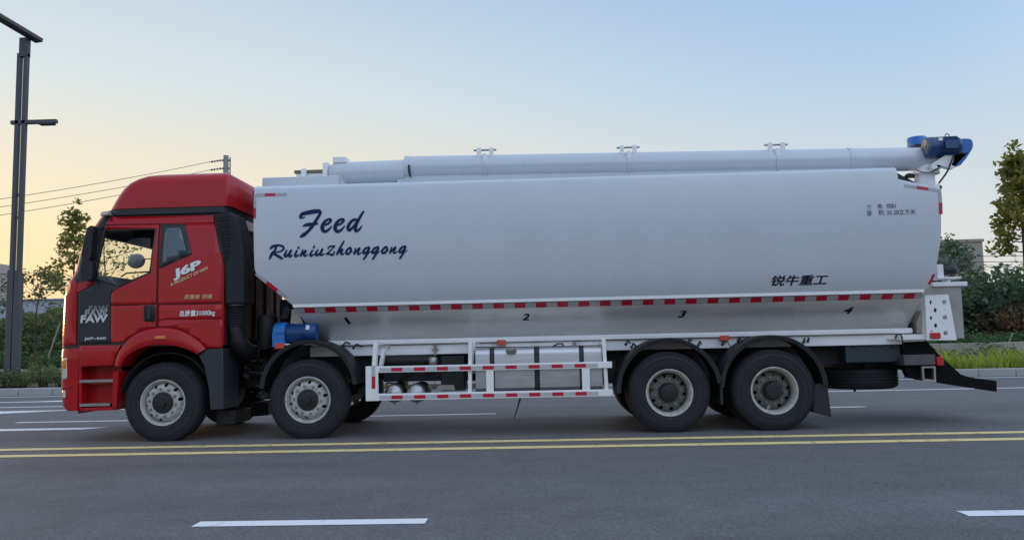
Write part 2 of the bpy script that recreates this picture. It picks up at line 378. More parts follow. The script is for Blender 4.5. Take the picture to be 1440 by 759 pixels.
def text(name, body, px, py, wpx, hpx, yf, m, parent, rot=0., bold=0., shear=0., off=.004, y=0.):
    """lettering laid on the surface yf: left end of its base line at a photograph pixel of the plane y, wpx wide and hpx high"""
    c = bpy.data.curves.new('lettering', 'FONT'); c.body = body; c.offset = bold; c.shear = shear; c.resolution_u = 4
    o = bpy.data.objects.new('lettering', c); COL.objects.link(o)
    dg = bpy.context.evaluated_depsgraph_get(); me = bpy.data.meshes.new_from_object(o.evaluated_get(dg))
    bpy.data.objects.remove(o); bpy.data.curves.remove(c)
    xs = [v.co.x for v in me.vertices]; ys_ = [v.co.y for v in me.vertices]
    p = S(px, py, y); k = (p-CAM).dot(fw)/FPX
    sx = wpx*k/(max(xs)-min(xs)); sz = hpx*k/(max(ys_)-min(ys_)); x0 = min(xs); z0 = min(ys_)
    b = MB(); b.bm.from_mesh(me); bpy.data.meshes.remove(me); ca, sa = math.cos(R(rot)), math.sin(R(rot))
    for v in b.bm.verts:
        a, h = (v.co.x-x0)*sx, (v.co.y-z0)*sz
        x, z = p.x + a*ca - h*sa, p.z + a*sa + h*ca
        v.co = (x, yf(x, z)-off, z)
    for f in b.bm.faces:
        f.normal_update()
        if f.normal.y > 0: f.normal_flip()
    return b.build(name, m, parent, fix=False)

def brush(name, strokes, sc, ox, oy, yf, m, parent, off=.006):
    """brush lettering: each stroke is a ribbon of varying width with round ends"""
    b = MB(); layer = 0
    for st in strokes:
        pts = smooth([Vector(p) for p in st], 6); layer += 1
        L, Rr = [], []
        for i, p in enumerate(pts):
            d = Vector((pts[min(i+1, len(pts)-1)][0]-pts[max(i-1, 0)][0], pts[min(i+1, len(pts)-1)][1]-pts[max(i-1, 0)][1])); d.normalize()
            n = Vector((-d.y, d.x)); q = Vector((p[0], p[1])); L.append(q+n*p[2]/2); Rr.append(q-n*p[2]/2)
        def put(q):
            s_ = S(ox+q.x/sc, oy+q.y/sc, 0); return b.bm.verts.new((s_.x, yf(s_.x, s_.z)-off-.0004*(layer % 7), s_.z))
        A = [put(q) for q in L]; B = [put(q) for q in Rr]
        for i in range(len(A)-1):
            try: b.bm.faces.new((A[i], A[i+1], B[i+1], B[i]))
            except ValueError: pass
        for e in (0, -1):
            c = Vector((pts[e][0], pts[e][1])); r = pts[e][2]/2*.97
            layer_v = [put(c+Vector((math.cos(t), math.sin(t)))*r) for t in (2*math.pi*k/12 for k in range(12))]
            for v in layer_v: v.co.y -= .0002
            b.bm.faces.new(layer_v)
    for f in b.bm.faces:
        f.normal_update()
        if f.normal.y > 0: f.normal_flip()
    return b.build(name, m, parent, fix=False)

# ================================================================== setting
KY = 11.9
def flat(name, x0, x1, y0, y1, z, m, kind='structure', sub=0):
    b = MB(); b.bm.faces.new([b.bm.verts.new(p) for p in ((x0, y0, z), (x1, y0, z), (x1, y1, z), (x0, y1, z))])
    return tag(b.build(name, m), kind=kind)
flat('ground', -3000, 3000, -1500, 4500, -.05, FIELD)
flat('road', -260, 260, -14.5, KY+.02, 0, ASPH)
flat('verge', -260, 260, KY+.2, 75, .17, SOIL)
flat('near_verge', -260, 260, -60, -14.6, .15, SOIL)
def kerb(name, y0, y1):
    b = MB(); x = -60
    while x < 75:
        b.bb(x+.006, x+1.0-.006, y0, y1, -.02, .20+rnd.uniform(-.003, .003)); x += 1.0
    tag(b.build(name, CONC, bevel=.02), kind='structure')
kerb('kerb', KY, KY+.32)
kerb('near_kerb', -14.8, -14.5)
# road markings
def line(name, pts, m=None):
    b = MB(); b.bm.faces.new([b.bm.verts.new((x, y, .004)) for x, y in pts])
    return tag(b.build(name, m or WHT), kind='structure')
def strip(name, x0, x1, y, wd, m=None, skew=0):
    b = MB(); n = max(1, int((x1-x0)/2)); top = []; bot = []
    for i in range(n+1):
        x = x0+(x1-x0)*i/n
        bot.append(b.bm.verts.new((x, y-wd/2+rnd.uniform(-.004, .004), .004))); top.append(b.bm.verts.new((x+skew, y+wd/2+rnd.uniform(-.004, .004), .004)))
    for i in range(n): b.bm.faces.new((bot[i], bot[i+1], top[i+1], top[i]))
    return tag(b.build(name, m or WHT), kind='structure')
strip('yellow_centre_line', -120, 120, -.60, .195, YEL)
strip('yellow_centre_line', -120, 120, -1.215, .20, YEL)
for k in range(-6, 8):
    strip('lane_dash', 2.65+5.19*k, 4.25+5.19*k, -4.93, .155)
for k in range(-6, 8):
    strip('far_lane_dash', 2.05+6.2*k, 4.25+6.2*k, 3.2, .13)
strip('far_lane_line', -120, 120, 7.07, .16)
strip('edge_line', -120, 120, 11.15, .16)
for nm, pts in (('lane_arrow', [(-4.6, 1.75), (-2.15, 1.80), (-1.85, 2.08), (-2.2, 2.06), (-4.6, 2.12)]),
                ('lane_arrow', [(-9.5, 5.72), (-3.0, 5.80), (-1.6, 5.8), (-1.6, 5.92), (-4.6, 5.93), (-6.0, 5.95), (-9.5, 5.90)]),
                ('lane_arrow', [(-6.6, 5.0), (-4.95, 5.72), (-6.6, 5.72)]),
                ('lane_arrow', [(-9.9, 8.70), (-7.6, 8.78), (-5.6, 8.70), (-5.6, 9.6), (-7.6, 9.02), (-9.9, 8.86)])):
    line(nm, pts)
# the verge: low walls, hedges, shrubs, trees
def lowwall(name, x0, x1, y, zt, label):
    b = MB(); x = x0
    while x < x1:
        L = rnd.uniform(2.6, 3.4); b.bb(x+.01, min(x+L, x1)-.01, y, y+.3, .1, zt+rnd.uniform(-.015, .015)); x += L
    tag(b.build(name, CONC2, bevel=.02), label, 'wall')
lowwall('low_wall', -40, 3, 20.5, .58, 'low weathered concrete wall behind the hedge left of the red cab')
lowwall('low_wall', 11, 60, 20.5, .80, 'low weathered concrete wall behind the tall grass on the right')

def leaf_quad(bm, p, s, asp=.55, up_=None):
    a = Vector((rnd.gauss(0, 1), rnd.gauss(0, 1), rnd.gauss(0, .7))).normalized()
    b = a.cross(Vector((rnd.gauss(0, 1), rnd.gauss(0, 1), rnd.gauss(0, 1)))).normalized()*asp
    n = a.cross(b).normalized()*s*.12
    v = [bm.verts.new(p+q) for q in (-a*s, b*s+n, a*s, -b*s+n)]
    bm.faces.new((v[0], v[1], v[2])); bm.faces.new((v[0], v[2], v[3]))
def clump(bm, c, rad, n, s, flat_=.8):
    for _ in range(n):
        d = Vector((rnd.gauss(0, 1), rnd.gauss(0, 1), rnd.gauss(0, 1)))
        d = d.normalized()*(rnd.random()**.45)
        leaf_quad(bm, c+Vector((d.x*rad, d.y*rad, d.z*rad*flat_)), s*rnd.uniform(.6, 1.25))
def foliage_mesh(name, m, clumps, leaf, dens):
    b = MB()
    for c, r in clumps:
        clump(b.bm, Vector(c), r, max(6, int(dens*r*r)), leaf)
    me = bpy.data.meshes.new(name); b.bm.to_mesh(me); b.bm.free(); me.materials.append(m); return me
def limbs(segs):
    b = MB()
    for pts, rr in segs: b.tube(pts, rr, 7)
    me = bpy.data.meshes.new('trunk'); b.bm.to_mesh(me); b.bm.free(); me.materials.append(BARK)
    me.polygons.foreach_set('use_smooth', [True]*len(me.polygons)); return me
def tree(name, loc, meshes, label, cat='tree', group=None, sc=1., rz=0.):
    """meshes: list of (part name, mesh in local coordinates)"""
    t = empty(name, loc); t.scale = (sc, sc, sc); t.rotation_euler.z = rz; tag(t, label, cat, group)
    for nm, me in meshes:
        o = bpy.data.objects.new(nm, me); COL.objects.link(o); o.parent = t
    return t
def grown(h, spread, trunk_r, nb, leaf, dens, m, cr=(.35, .8), start=.3, top=1., lean=0., shape=lambda t: math.sin(math.pi*min(1, .15+.85*t))**.7, clear=0):
    """a tapered trunk with limbs; leaf clumps ride on the limbs"""
    tr = [Vector((lean*h*(k/7)**2 + rnd.uniform(-.03, .03)*k*.4, rnd.uniform(-.03, .03)*k*.4, h*.93*k/7)) for k in range(8)]
    segs = [(tr, [trunk_r*(1-.11*k)*1.0 for k in range(8)])]; cl = []
    for i in range(nb):
        t = start + (top-start)*(i+rnd.random()*.6)/nb; t = min(t, .97)
        k = t*.999*7; a = int(k); p = tr[min(a, 6)].lerp(tr[min(a+1, 7)], k-a)
        an = i*2.4+rnd.uniform(-.5, .5); ln = spread*shape((t-start)/max(.01, 1-start))*rnd.uniform(.7, 1.15)
        e = p + Vector((math.cos(an)*ln, math.sin(an)*ln, ln*rnd.uniform(.25, .75)))
        mid = p.lerp(e, .5) + Vector((0, 0, -.06*ln))
        segs.append(([p, mid, e], [trunk_r*.38*(1-.5*t), trunk_r*.24*(1-.5*t), .012]))
        for q in (.55, .8, 1.0):
            c = p.lerp(e, q) + Vector((rnd.uniform(-.15, .15), rnd.uniform(-.15, .15), rnd.uniform(-.05, .2)))*spread*.5
            cl.append((c, rnd.uniform(*cr)*(.7+.3*q)))
    cl.append((tr[-1]+Vector((0, 0, .05*h)), cr[0]))
    return [('trunk', limbs(segs)), ('crown', foliage_mesh('crown', m, cl, leaf, dens))]
def shrub_mesh(rx, rz, n, leaf, dens, m):
    cl = []
    for _ in range(n):
        a = rnd.uniform(0, 6.28); q = rnd.random()**.5
        cl.append(((math.cos(a)*q*rx, math.sin(a)*q*rx*.8, rz*(.25+.7*rnd.random()*(1-.5*q*q))), rnd.uniform(.22, .42)*min(rx, rz)))
    segs = [([(rnd.uniform(-.1, .1)*rx, rnd.uniform(-.1, .1)*rx, 0), (math.cos(a)*rx*.3, math.sin(a)*rx*.3, rz*.45), (math.cos(a)*rx*.55, math.sin(a)*rx*.5, rz*.85)], [.03*rz, .02*rz, .006]) for a in (0.4, 1.9, 3.1, 4.4, 5.5)]
    return [('stem', limbs(segs)), ('foliage', foliage_mesh('foliage', m, cl, leaf, dens))]

# left: young street trees
def at(px, Y): return (S(px, 500, Y).x, Y, .17)
tA = grown(7.5, 1.15, .07, 24, .11, 190, LEAFA, cr=(.22, .42), start=.42, shape=lambda t: (1.05-t)**.8)
tree('young_tree', at(101, 22), tA, 'tall thin young tree with sparse yellowish leaves beside the red cab')
tB = grown(4.3, 1.25, .05, 15, .085, 170, LEAFB, cr=(.22, .42), start=.45, lean=.05)
tree('young_tree', at(47, 19), tB, 'short open young tree just right of the double lamp post')
tC = grown(5.7, 1.3, .06, 18, .085, 120, LEAFA, cr=(.2, .42), start=.40, lean=-.05)
tree('young_tree', at(150, 18.2), tC, 'young tree with sparse leaves seen through the cab windows', rz=1.)
tree('young_tree', at(-26, 20), tB, 'young tree at the left edge whose twigs reach past the lamp post', rz=2., sc=.95)
# left: shrub mass
dk = [shrub_mesh(1.9, 2.7, 38, .11, 190, LEAFB), shrub_mesh(1.6, 2.3, 34, .11, 190, LEAFC), shrub_mesh(2.1, 2.5, 38, .11, 180, LEAFB)]
for i, (px, Y, sc) in enumerate(((-20, 28, 1.1), (5, 27, .95), (26, 29, 1.15), (46, 30, 1.2), (64, 27, 1.08), (84, 29, 1.35), (108, 27, 1.2), (135, 29, 1.1), (165, 28, 1.0), (200, 30, .9), (240, 29, .9), (285, 30, 1.0))):
    tree('shrub', at(px, Y), dk[i % 3], 'dark bushy shrub in the mass behind the left low wall', 'shrub', 'shrub mass behind the left low wall', sc, i*1.3)
for i in range(9):
    tree('shrub', (-52+i*3.6+rnd.uniform(-.6, .6), 27+rnd.uniform(-1, 2.5), .17), dk[i % 3], 'dark bushy shrub in the mass behind the left low wall', 'shrub', 'shrub mass behind the left low wall', rnd.uniform(.95, 1.3), i*2.3)
gc = [shrub_mesh(.9, .75, 26, .055, 420, SHRUBG), shrub_mesh(.8, .65, 24, .055, 420, LEAFC)]
for i in range(16):
    px = -15+i*9+rnd.uniform(-3, 3)
    tree('ground_shrub', at(px, 23+rnd.uniform(-1.4, 1.6)), gc[i % 2], 'low green shrub just behind the left low wall', 'shrub', 'low shrubs behind the left low wall', rnd.uniform(1.2, 1.6), i)
hd = [shrub_mesh(.55, .66, 24, .040, 640, LEAFC), shrub_mesh(.5, .74, 22, .040, 640, LEAFC), shrub_mesh(.5, .58, 22, .045, 560, LEAFB)]
n = 0
for row, Y in enumerate((12.75, 13.5)):
    x = -24.5+row*.3
    while x < 3:
        tree('hedge_plant', (x, Y+rnd.uniform(-.12, .12), .17), hd[n % 3], 'leafy hedge plant in the row along the kerb left of the cab', 'hedge', 'hedge plants along the left kerb', rnd.uniform(.8, 1.1), n*1.7)
        x += rnd.uniform(.52, .68); n += 1
x = 10.5
while x < 25:
    tree('hedge_plant', (x, 14.7+rnd.uniform(-.2, .2), .17), hd[n % 3], 'leafy hedge plant behind the tall grass on the right', 'hedge', 'hedge plants behind the right grass', rnd.uniform(.85, 1.05), n*1.7); x += rnd.uniform(.55, .7); n += 1
# right: ornamental grass, shrubs, trees
def blades(x0, x1, y0, y1, n):
    b = MB()
    for _ in range(n):
        x, y = rnd.uniform(x0, x1), rnd.uniform(y0, y1); cx = round(x/.22)*.22; x = x*.5+cx*.5
        a = rnd.uniform(0, 6.28); h = rnd.uniform(.25, .85)*(.85+.2*math.sin(x*3.1+y)); o_ = rnd.uniform(.05, .38)*h/.5; wd = rnd.uniform(.012, .024)
        d = Vector((math.cos(a), math.sin(a), 0)); s_ = Vector((-d.y, d.x, 0))*wd; p = Vector((x, y, .17)); pv = None
        for k in range(5):
            t = k/4; c = p + d*o_*t*t + Vector((0, 0, h*(t-.28*t**3.0))); ww = s_*(1-.85*t*t)
            cur = (b.bm.verts.new(c-ww), b.bm.verts.new(c+ww))
            if pv: b.bm.faces.new((pv[0], pv[1], cur[1], cur[0]))
            pv = cur
    return b
tag(blades(9.5, 27, KY+.4, 13.9, 4200).build('ornamental_grass', BLADE, fix=False), 'bright yellow green strap leaved grass along the kerb behind the truck', 'grass', kind='stuff')
br = [shrub_mesh(2.0, 2.7, 42, .11, 210, LEAFD), shrub_mesh(1.5, 2.2, 34, .10, 220, LEAFD)]
rr_ = [shrub_mesh(1.5, 2.5, 34, .09, 200, LEAFR), shrub_mesh(1.3, 2.1, 30, .09, 200, LEAFR)]
for i, (px, Y, sc) in enumerate(((1300, 27, 1.2), (1336, 26, 1.15), (1360, 27, 1.18), (1382, 25.5, 1.2), (1402, 26, 1.38), (1424, 27, 1.45), (1452, 27, 1.5), (1260, 28, 1.2), (1215, 29, 1.2))):
    tree('green_shrub', at(px, Y), br[i % 2], 'tall bluish green shrub behind the right low wall', 'shrub', 'tall green shrubs behind the right low wall', sc, i*2.1)
for i, (px, Y, sc) in enumerate(((1428, 24, 1.0), (1448, 23.5, 1.1), (1472, 24, 1.1))):
    tree('reddish_shrub', at(px, Y), rr_[i % 2], 'reddish brown shrub at the right edge behind the low wall', 'shrub', 'reddish shrubs at the right edge', sc, i*2.1)
for i in range(13):
    tree('juniper', at(1262+i*15+rnd.uniform(-5, 5), 22.0+rnd.uniform(-.5, .8)), gc[0], 'low spreading green juniper behind the right low wall', 'shrub', 'low junipers behind the right low wall', rnd.uniform(1.3, 1.65), i)
tD = grown(5.3, 1.0, .06, 16, .10, 190, LEAFD, cr=(.28, .5), start=.4)
tree('small_tree', at(1345, 24.5), tD, 'small leafy tree rising behind the rear end of the tank')
tE = grown(7.7, .95, .09, 30, .12, 260, LEAFA, cr=(.28, .48), start=.50, shape=lambda t: (1.02-t)**.6)
tree('plane_tree', at(1452, 17.5), tE, 'tall broad leaved tree standing at the right edge')
tF = grown(3.6, 1.1, .05, 11, .09, 90, LEAFB, cr=(.25, .45), start=.4)
tree('small_tree', at(1424, 27), tF, 'small open tree below the tall tree at the right edge', rz=.7)
tG = grown(8.0, .75, .08, 16, .11, 120, LEAFB, cr=(.3, .5), start=.5)
tree('slim_tree', at(1262, 21.8), tG, 'slim tree showing through the gap under the auger pipe at the tank rear')
# support stakes
def stake(px0, py0, px1, py1, Y, label):
    b = MB(); b.tube([S(px0, py0, Y), S(px1, py1, Y)], .03, 6); tag(b.build('support_stake', CONC2), label, 'stake')
stake(62, 519, 85, 452, 21.5, 'thin leaning wooden stake behind the hedge near the red cab')
stake(1417, 486, 1424, 468, 21.2, 'short wooden stake leaning above the right low wall')
b = MB(); p = S(89.5, 457, 21); b.tube([(p.x, 21, .1), p], .045, 8); tag(b.build('marker_post', TARP, bevel=.01), 'slim blue post standing in the shrubs beside the red cab', 'post')

# far buildings
def block(name, px0, px1, pytop, Y, depth, m, label, cat='building', bands=None):
    a = S(px0, 440, Y); c = S(px1, 440, Y); z = S((px0+px1)/2, pytop, Y).z
    t = empty(name, ((a.x+c.x)/2, Y, -.05)); tag(t, label, cat)
    MB().bb(a.x, c.x, Y, Y+depth, -.05, z).build('wall', m, t)
    return t, a.x, c.x, z
t, x0, x1, z = block('office_building', 1318, 1389, 340.5, 90, 14, BEIGE, 'beige flat roofed building with grey window bands behind the tank rear')
MB().bb(x0-.15, x1+.15, 89.85, 104.1, z, z+.35).build('parapet', BEIGE, t)
nb = 4
for k in range(nb):
    zt = z-1.3-k*3.0
    if zt-2.4 < 0: break
    wd = MB(); wd.bb(x0+.6, x1-1.6, 89.92, 89.99, zt-2.4, zt)
    for j in range(1, 6): wd.bb(x0+.6+(x1-x0-2.2)*j/6-.05, x0+.6+(x1-x0-2.2)*j/6+.05, 89.86, 89.93, zt-2.4, zt)
    wd.build('window', PANELW, t)
t, x0, x1, z = block('apartment_tower', -75, -8, 371, 420, 12, PALE, 'pale hazy apartment tower far off at the left edge')
for k in range(9):
    wd = MB()
    for j in range(7):
        xx = x0+(x1-x0)*(j+.5)/7; wd.bb(xx-1.2, xx+1.2, 419.8, 419.95, z-3.5-k*5.2, z-1.6-k*5.2)
    wd.build('window', SHEDW, t)
t = empty('warehouse', (S(40, 440, 190).x, 190, -.05)); tag(t, 'long pale warehouse with a low pitched roof behind the left trees', 'building')
a, c = S(-70, 440, 190).x, S(100, 440, 190).x; z = S(60, 421, 190).z; zr = S(60, 412, 190).z
MB().bb(a, c, 190, 230, -.05, z).build('wall', SHEDW, t)
b = MB()
for x in (a, c): pass
A_ = [b.bm.verts.new(q) for q in ((a-.6, 189.4, z), (c+.6, 189.4, z), (c+.6, 210, zr), (a-.6, 210, zr), (c+.6, 230.6, z), (a-.6, 230.6, z))]
b.bm.faces.new(A_[:4]); b.bm.faces.new((A_[3], A_[2], A_[4], A_[5])); b.bm.faces.new((A_[1], A_[4], A_[2])); b.bm.faces.new((A_[0], A_[3], A_[5])); b.bm.faces.new((A_[0], A_[5], A_[4], A_[1]))
b.build('roof', SHEDR, t)
# far tree line on the horizon
b = MB()
for i in range(420):
    x = rnd.uniform(-330, 330); Y = rnd.uniform(150, 185)
    clump(b.bm, Vector((x, Y, rnd.uniform(.5, 3.0))), rnd.uniform(1.5, 2.8), 26, .75)
tag(b.build('far_trees', LEAFB, fix=False), 'far low band of dark trees along the horizon', 'trees', kind='stuff')

# lamp post with two slender shafts
LY = 13.5
t = empty('lamp_post', (S(21, 500, LY).x, LY, .17)); tag(t, 'tall dark grey lamp post of two slender shafts with two lamp arms', 'lamp post')
xl, xr = S(17.6, 376, LY).x, S(27.2, 376, LY).x; zt = S(24, 76, LY).z; xa = (xl+xr)/2
hw = .062
for x in (xl, xr): MB().bb(x-hw, x+hw, LY-.07, LY+.07, .17, zt).build('shaft', POSTM, t, bevel=.01)
zb = S(20, 380, LY).z
MB().bb(xl-hw-.035, xl+.095, LY-.10, LY+.10, .17, zb).bb(xr-.09, xr+hw+.035, LY-.10, LY+.10, .17, zb-.1).build('base_sleeve', POSTM, t, bevel=.01)
b = MB()
for py in (274, 306, 440): zc = S(22, py, LY).z; b.bb(xl, xr, LY-.03, LY+.03, zc-.04, zc+.04)
b.build('spacer', POSTM, t)
MB().bb(xl+.01, xr+hw, LY-.09, LY+.09, zt-.12, zt+.5).build('head_bracket', POSTM, t, bevel=.01)
# upper arm reaches towards the road and the lower one along it
za = zt+.5
b = MB(); p0 = Vector((xr+.2, LY+.3, za+.02)); p1 = Vector((xl-.45, LY-3.4, za+.55)); d = (p1-p0)
q = d.to_track_quat('X', 'Z').to_matrix(); b.box((p0+p1)/2, (d.length, .30, .13), q); b.build('lamp_arm', POSTM, t, bevel=.015)
zc = S(40, 172.5, LY).z; xe = S(80, 172, LY).x
o = MB().bb(xl-.2, xe, LY-.07, LY+.07, zc-.05, zc+.07).build('lamp_arm', POSTM, t, bevel=.01)
MB().bb(S(56, 172, LY).x, xe-.08, LY-.10, LY+.10, zc-.10, zc-.053).build('lamp_head', GREY, o, bevel=.01)

# utility pole and wires
PY = 35
t = empty('utility_pole', (S(317, 400, PY).x, PY, .17)); tag(t, 'concrete utility pole with cross arms rising behind the cab roof', 'utility pole')
px_ = S(317, 300, PY).x; zt = S(317, 219, PY).z
MB().cyl((px_, PY, .17), (px_, PY, zt), .23, .15, 14).build('pole', POLEC, t)
MB().bb(px_+.22, px_+.28, PY-.03, PY+.03, zt-2.2, zt-.1).bb(px_, px_+.28, PY-.03, PY+.03, zt-.35, zt-.29).bb(px_, px_+.28, PY-.03, PY+.03, zt-1.1, zt-1.04).build('steel_bracket', POLEC, t)
ends = []
for py, dx in ((226, -.55), (237.5, -.6), (247, -.6)):
    z = S(300, py, PY).z; o = MB().bb(px_-.25, px_+.2, PY-.05, PY+.05, z-.05, z+.05).build('cross_arm', POLEC, t)
    b = MB()
    for k in range(4): b.lathe([(.0, -.03), (.07, -.02), (.07, .02), (.0, .03)], (px_-.36-.16*k, PY, z-.02*k), 'X', 10)
    b.cyl((px_-.2, PY, z), (px_-1.0, PY, z-.07), .025, seg=6); b.build('insulator', INSUL, o); ends.append(Vector((px_-1.0, PY, z-.07)))
def wire(a, c, sag, rad, label, group):
    pts = [a.lerp(c, k/24) - Vector((0, 0, sag*4*(k/24)*(1-k/24))) for k in range(25)]
    tag(MB().tube(pts, rad, 5).build('power_line', WIRE), label, 'power line', group)
for e, py, nm in zip(ends, (271, 282, 293.5), ('uppermost', 'middle', 'lowest')):
    c = S(0, py, 30); c = e + (c-e)*1.9; wire(e, c, .35, .016, nm+' of the three power lines left of the cab roof', 'power lines on the left')
for py, nm in ((357.5, 'uppermost'), (365.5, 'middle'), (373, 'lowest')):
    wire(S(1150, py+1, 75), S(1640, py-1, 75), .2, .035, nm+' of the three distant power lines right of the beige building', 'power lines on the right')
# steel pipe truss far left
b = MB()
for a, c in (((-30, 386), (16, 385)), ((-30, 404), (16, 403)), ((2, 402), (9, 396)), ((9, 396), (16, 403)), ((58, 392), (100, 394)), ((72, 393), (93, 412)), ((93, 412), (99, 394)), ((60, 407), (92, 408))):
    b.tube([S(*a, 60), S(*c, 60)], .05, 5)
tag(b.build('lattice_gantry', WIRE), 'thin dark lattice of steel bars behind the small trees on the left', 'gantry')
# ================================================================== the truck
T = empty('feed_truck', (4.2, 1.25, 0))
tag(T, 'long feed tank truck with red cab and white tank standing on the road', 'truck')
YC = 1.25
def both(fn):
    """run a builder for the near side and mirrored for the far side"""
    for far in (False, True): fn(far)
# ---- surfaces
PROF = [(1.28, .55), (1.70, .185), (1.72, .172), (1.80, .124), (1.95, .070), (2.15, .030), (2.4, .008), (2.7, .0), (3.0, .008), (3.2, .024), (3.33, .044), (3.375, .068), (3.405, .12), (3.42, .22), (3.445, .60), (3.49, 1.25)]
_ps = smooth([(a, b, 0) for a, b in PROF[2:]], 4)
PS = PROF[:2] + [(p[0], p[1]) for p in _ps]
def ytank(x, z): return lerp(PS, z)
FRONT = [(1.28, 1.95), (S(408, 428, .05).z, S(408, 428, .05).x), (S(357.5, 382, .0).z, S(357.5, 382, .0).x), (3.6, S(357.5, 262, .06).x)]
REAR = [(1.28, S(1283, 468, .4).x), (S(1304, 413, .05).z, S(1304, 413, .05).x), (S(1318, 380, 0).z, S(1318, 380, 0).x), (S(1323.5, 335, 0).z, S(1323.5, 335, 0).x), (3.6, S(1322.5, 268, .1).x)]
XN = S(1240, 240, .5).x
def ztop(x): return 9 if x < XN else lerp([(XN, S(1242, 256, .2).z), (10.4, S(1322, 268.5, .12).z)], x)

# ---- tank
b = MB(); xs = [0, .02] + [.02+.96*k/20 for k in range(1, 20)] + [.98, 1]
cols = []
base_x = [1.0+k*.4 for k in range(22)] + [XN-.001, XN+.001, 10.0, 10.2]
prof = [(y, z) for z, y in PS]; prof = prof + [(2*YC-y, z) for y, z in prof[-2::-1]]
def clampx(x, z): return max(lerp(FRONT, z), min(lerp(REAR, z), x))
grid = []
for x in [-5]+base_x+[99]:
    col = []
    for y, z in prof:
        xx = clampx(x, z); zz = min(z, ztop(min(xx, 10.4))); col.append(b.bm.verts.new((xx, y, zz)))
    grid.append(col)
for i in range(len(grid)-1):
    for k in range(len(prof)-1):
        vv = [grid[i][k], grid[i+1][k], grid[i+1][k+1], grid[i][k+1]]
        b.bm.faces.new(vv)
    b.bm.faces.new((grid[i][0], grid[i+1][0], grid[i+1][-1], grid[i][-1]))
for col in (grid[0], grid[-1]):
    n = len(col)
    for k in range(n//2): 
        if k == n//2-1: b.bm.faces.new((col[k], col[k+1], col[n-1-k])) if k+1 != n-1-k else None
        else: b.bm.faces.new((col[k], col[k+1], col[n-2-k], col[n-1-k]))
bmesh.ops.remove_doubles(b.bm, verts=b.bm.verts[:], dist=.0004); bmesh.ops.dissolve_degenerate(b.bm, edges=b.bm.edges[:], dist=.0005)
HOPS = mat('hopper_steel', (.74, .73, .72), .36, metal=.4, var=.15, vscale=3.5, stretch=(.25, 1, 2.5), bump=.06, bscale=2)
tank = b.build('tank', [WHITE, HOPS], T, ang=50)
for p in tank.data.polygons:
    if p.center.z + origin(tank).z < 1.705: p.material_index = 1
# ledge under the rounded side, and its reflective tape
def ledge(far):
    x0, x1 = S(409, 429, .05).x, S(1304, 413, .05).x; z0, z1 = S(409, 428.5, .05).z, S(1304, 411.5, .05).z; zz = (z0+z1)/2
    b = MB(); b.bb(x0, x1, .13, .22, zz-.012, zz+.030)
    if far: b.mirror()
    b.build('ledge', WHITEB, tank, bevel=.004)
    if far: return
    zt = zz-.014; yb = lambda z: lerp(PS, z)-.006
    n = 0; x = x0+.02; xs_ = []
    xr0 = S(424, 430, .05).x; per = (S(1277, 412, .05).x-xr0)/28.0
    def seg(what, xa, xb):
        m = MB(); vs_ = [m.bm.verts.new(p) for p in ((xa, .150, zt-.008), (xb, .150, zt-.008), (xb, yb(zt-.072), zt-.072), (xa, yb(zt-.072), zt-.072))]
        m.bm.faces.new(vs_); m.build(*what, tank)
    k = 0
    for k in range(-1, 30):
        xa = xr0 + per*k; xb = xa+per*.5
        if xb < x1 and xa > x0: seg(('red_tape', RREF), xa, xb)
        a_, c_ = max(x0+.01, xb), min(x1-.01, xa+per)
        if c_ > a_: seg(('silver_tape', GREYREF), a_, c_)
both(ledge)
def tape(name, m, pts, off=.004):
    b = MB(); b.sheet([[(p.x, p.z) for p in (S(px, py, .05) for px, py in pts)]], lambda x, z: ytank(x, min(z, 3.4))-off, .12); b.build(name, m, tank, fix=False)
tape('silver_tape', GREYREF, [(361, 272.5), (373, 272.3), (373, 276.6), (361, 277)]); tape('red_tape', RREF, [(373, 272.3), (388, 272), (388, 276.2), (373, 276.6)]); tape('silver_tape', GREYREF, [(388, 272), (404, 271.6), (404, 275.8), (388, 276.2)])
tape('silver_tape', GREYREF, [(358.2, 273), (361, 273), (361.5, 293), (358.2, 293)]); tape('red_tape', RREF, [(358.2, 293), (361.5, 293), (361.5, 308), (358.2, 308)])
tape('silver_tape', GREYREF, [(359, 386), (363, 384.5), (377, 395), (374, 399)]); tape('red_tape', RREF, [(374, 399), (377, 395), (391, 406.5), (388, 411)]); tape('silver_tape', GREYREF, [(388, 411), (391, 406.5), (403, 416.5), (400, 420.5)])
tape('silver_tape', GREYREF, [(1270, 259.5), (1287, 262), (1287, 266.5), (1270, 264)]); tape('red_tape', RREF, [(1287, 262), (1303.5, 264.5), (1303.5, 268.8), (1287, 266.5)]); tape('silver_tape', GREYREF, [(1303.5, 264.5), (1321.5, 267.5), (1321.5, 272), (1303.5, 268.8)])
tape('silver_tape', GREYREF, [(1317, 272), (1321.6, 272), (1322.4, 286), (1317.6, 286)]); tape('red_tape', RREF, [(1317.6, 286), (1322.4, 286), (1322.8, 302), (1317.8, 302)])
tape('red_tape', RREF, [(1312.5, 385), (1316, 386), (1311, 400), (1307.5, 399)])
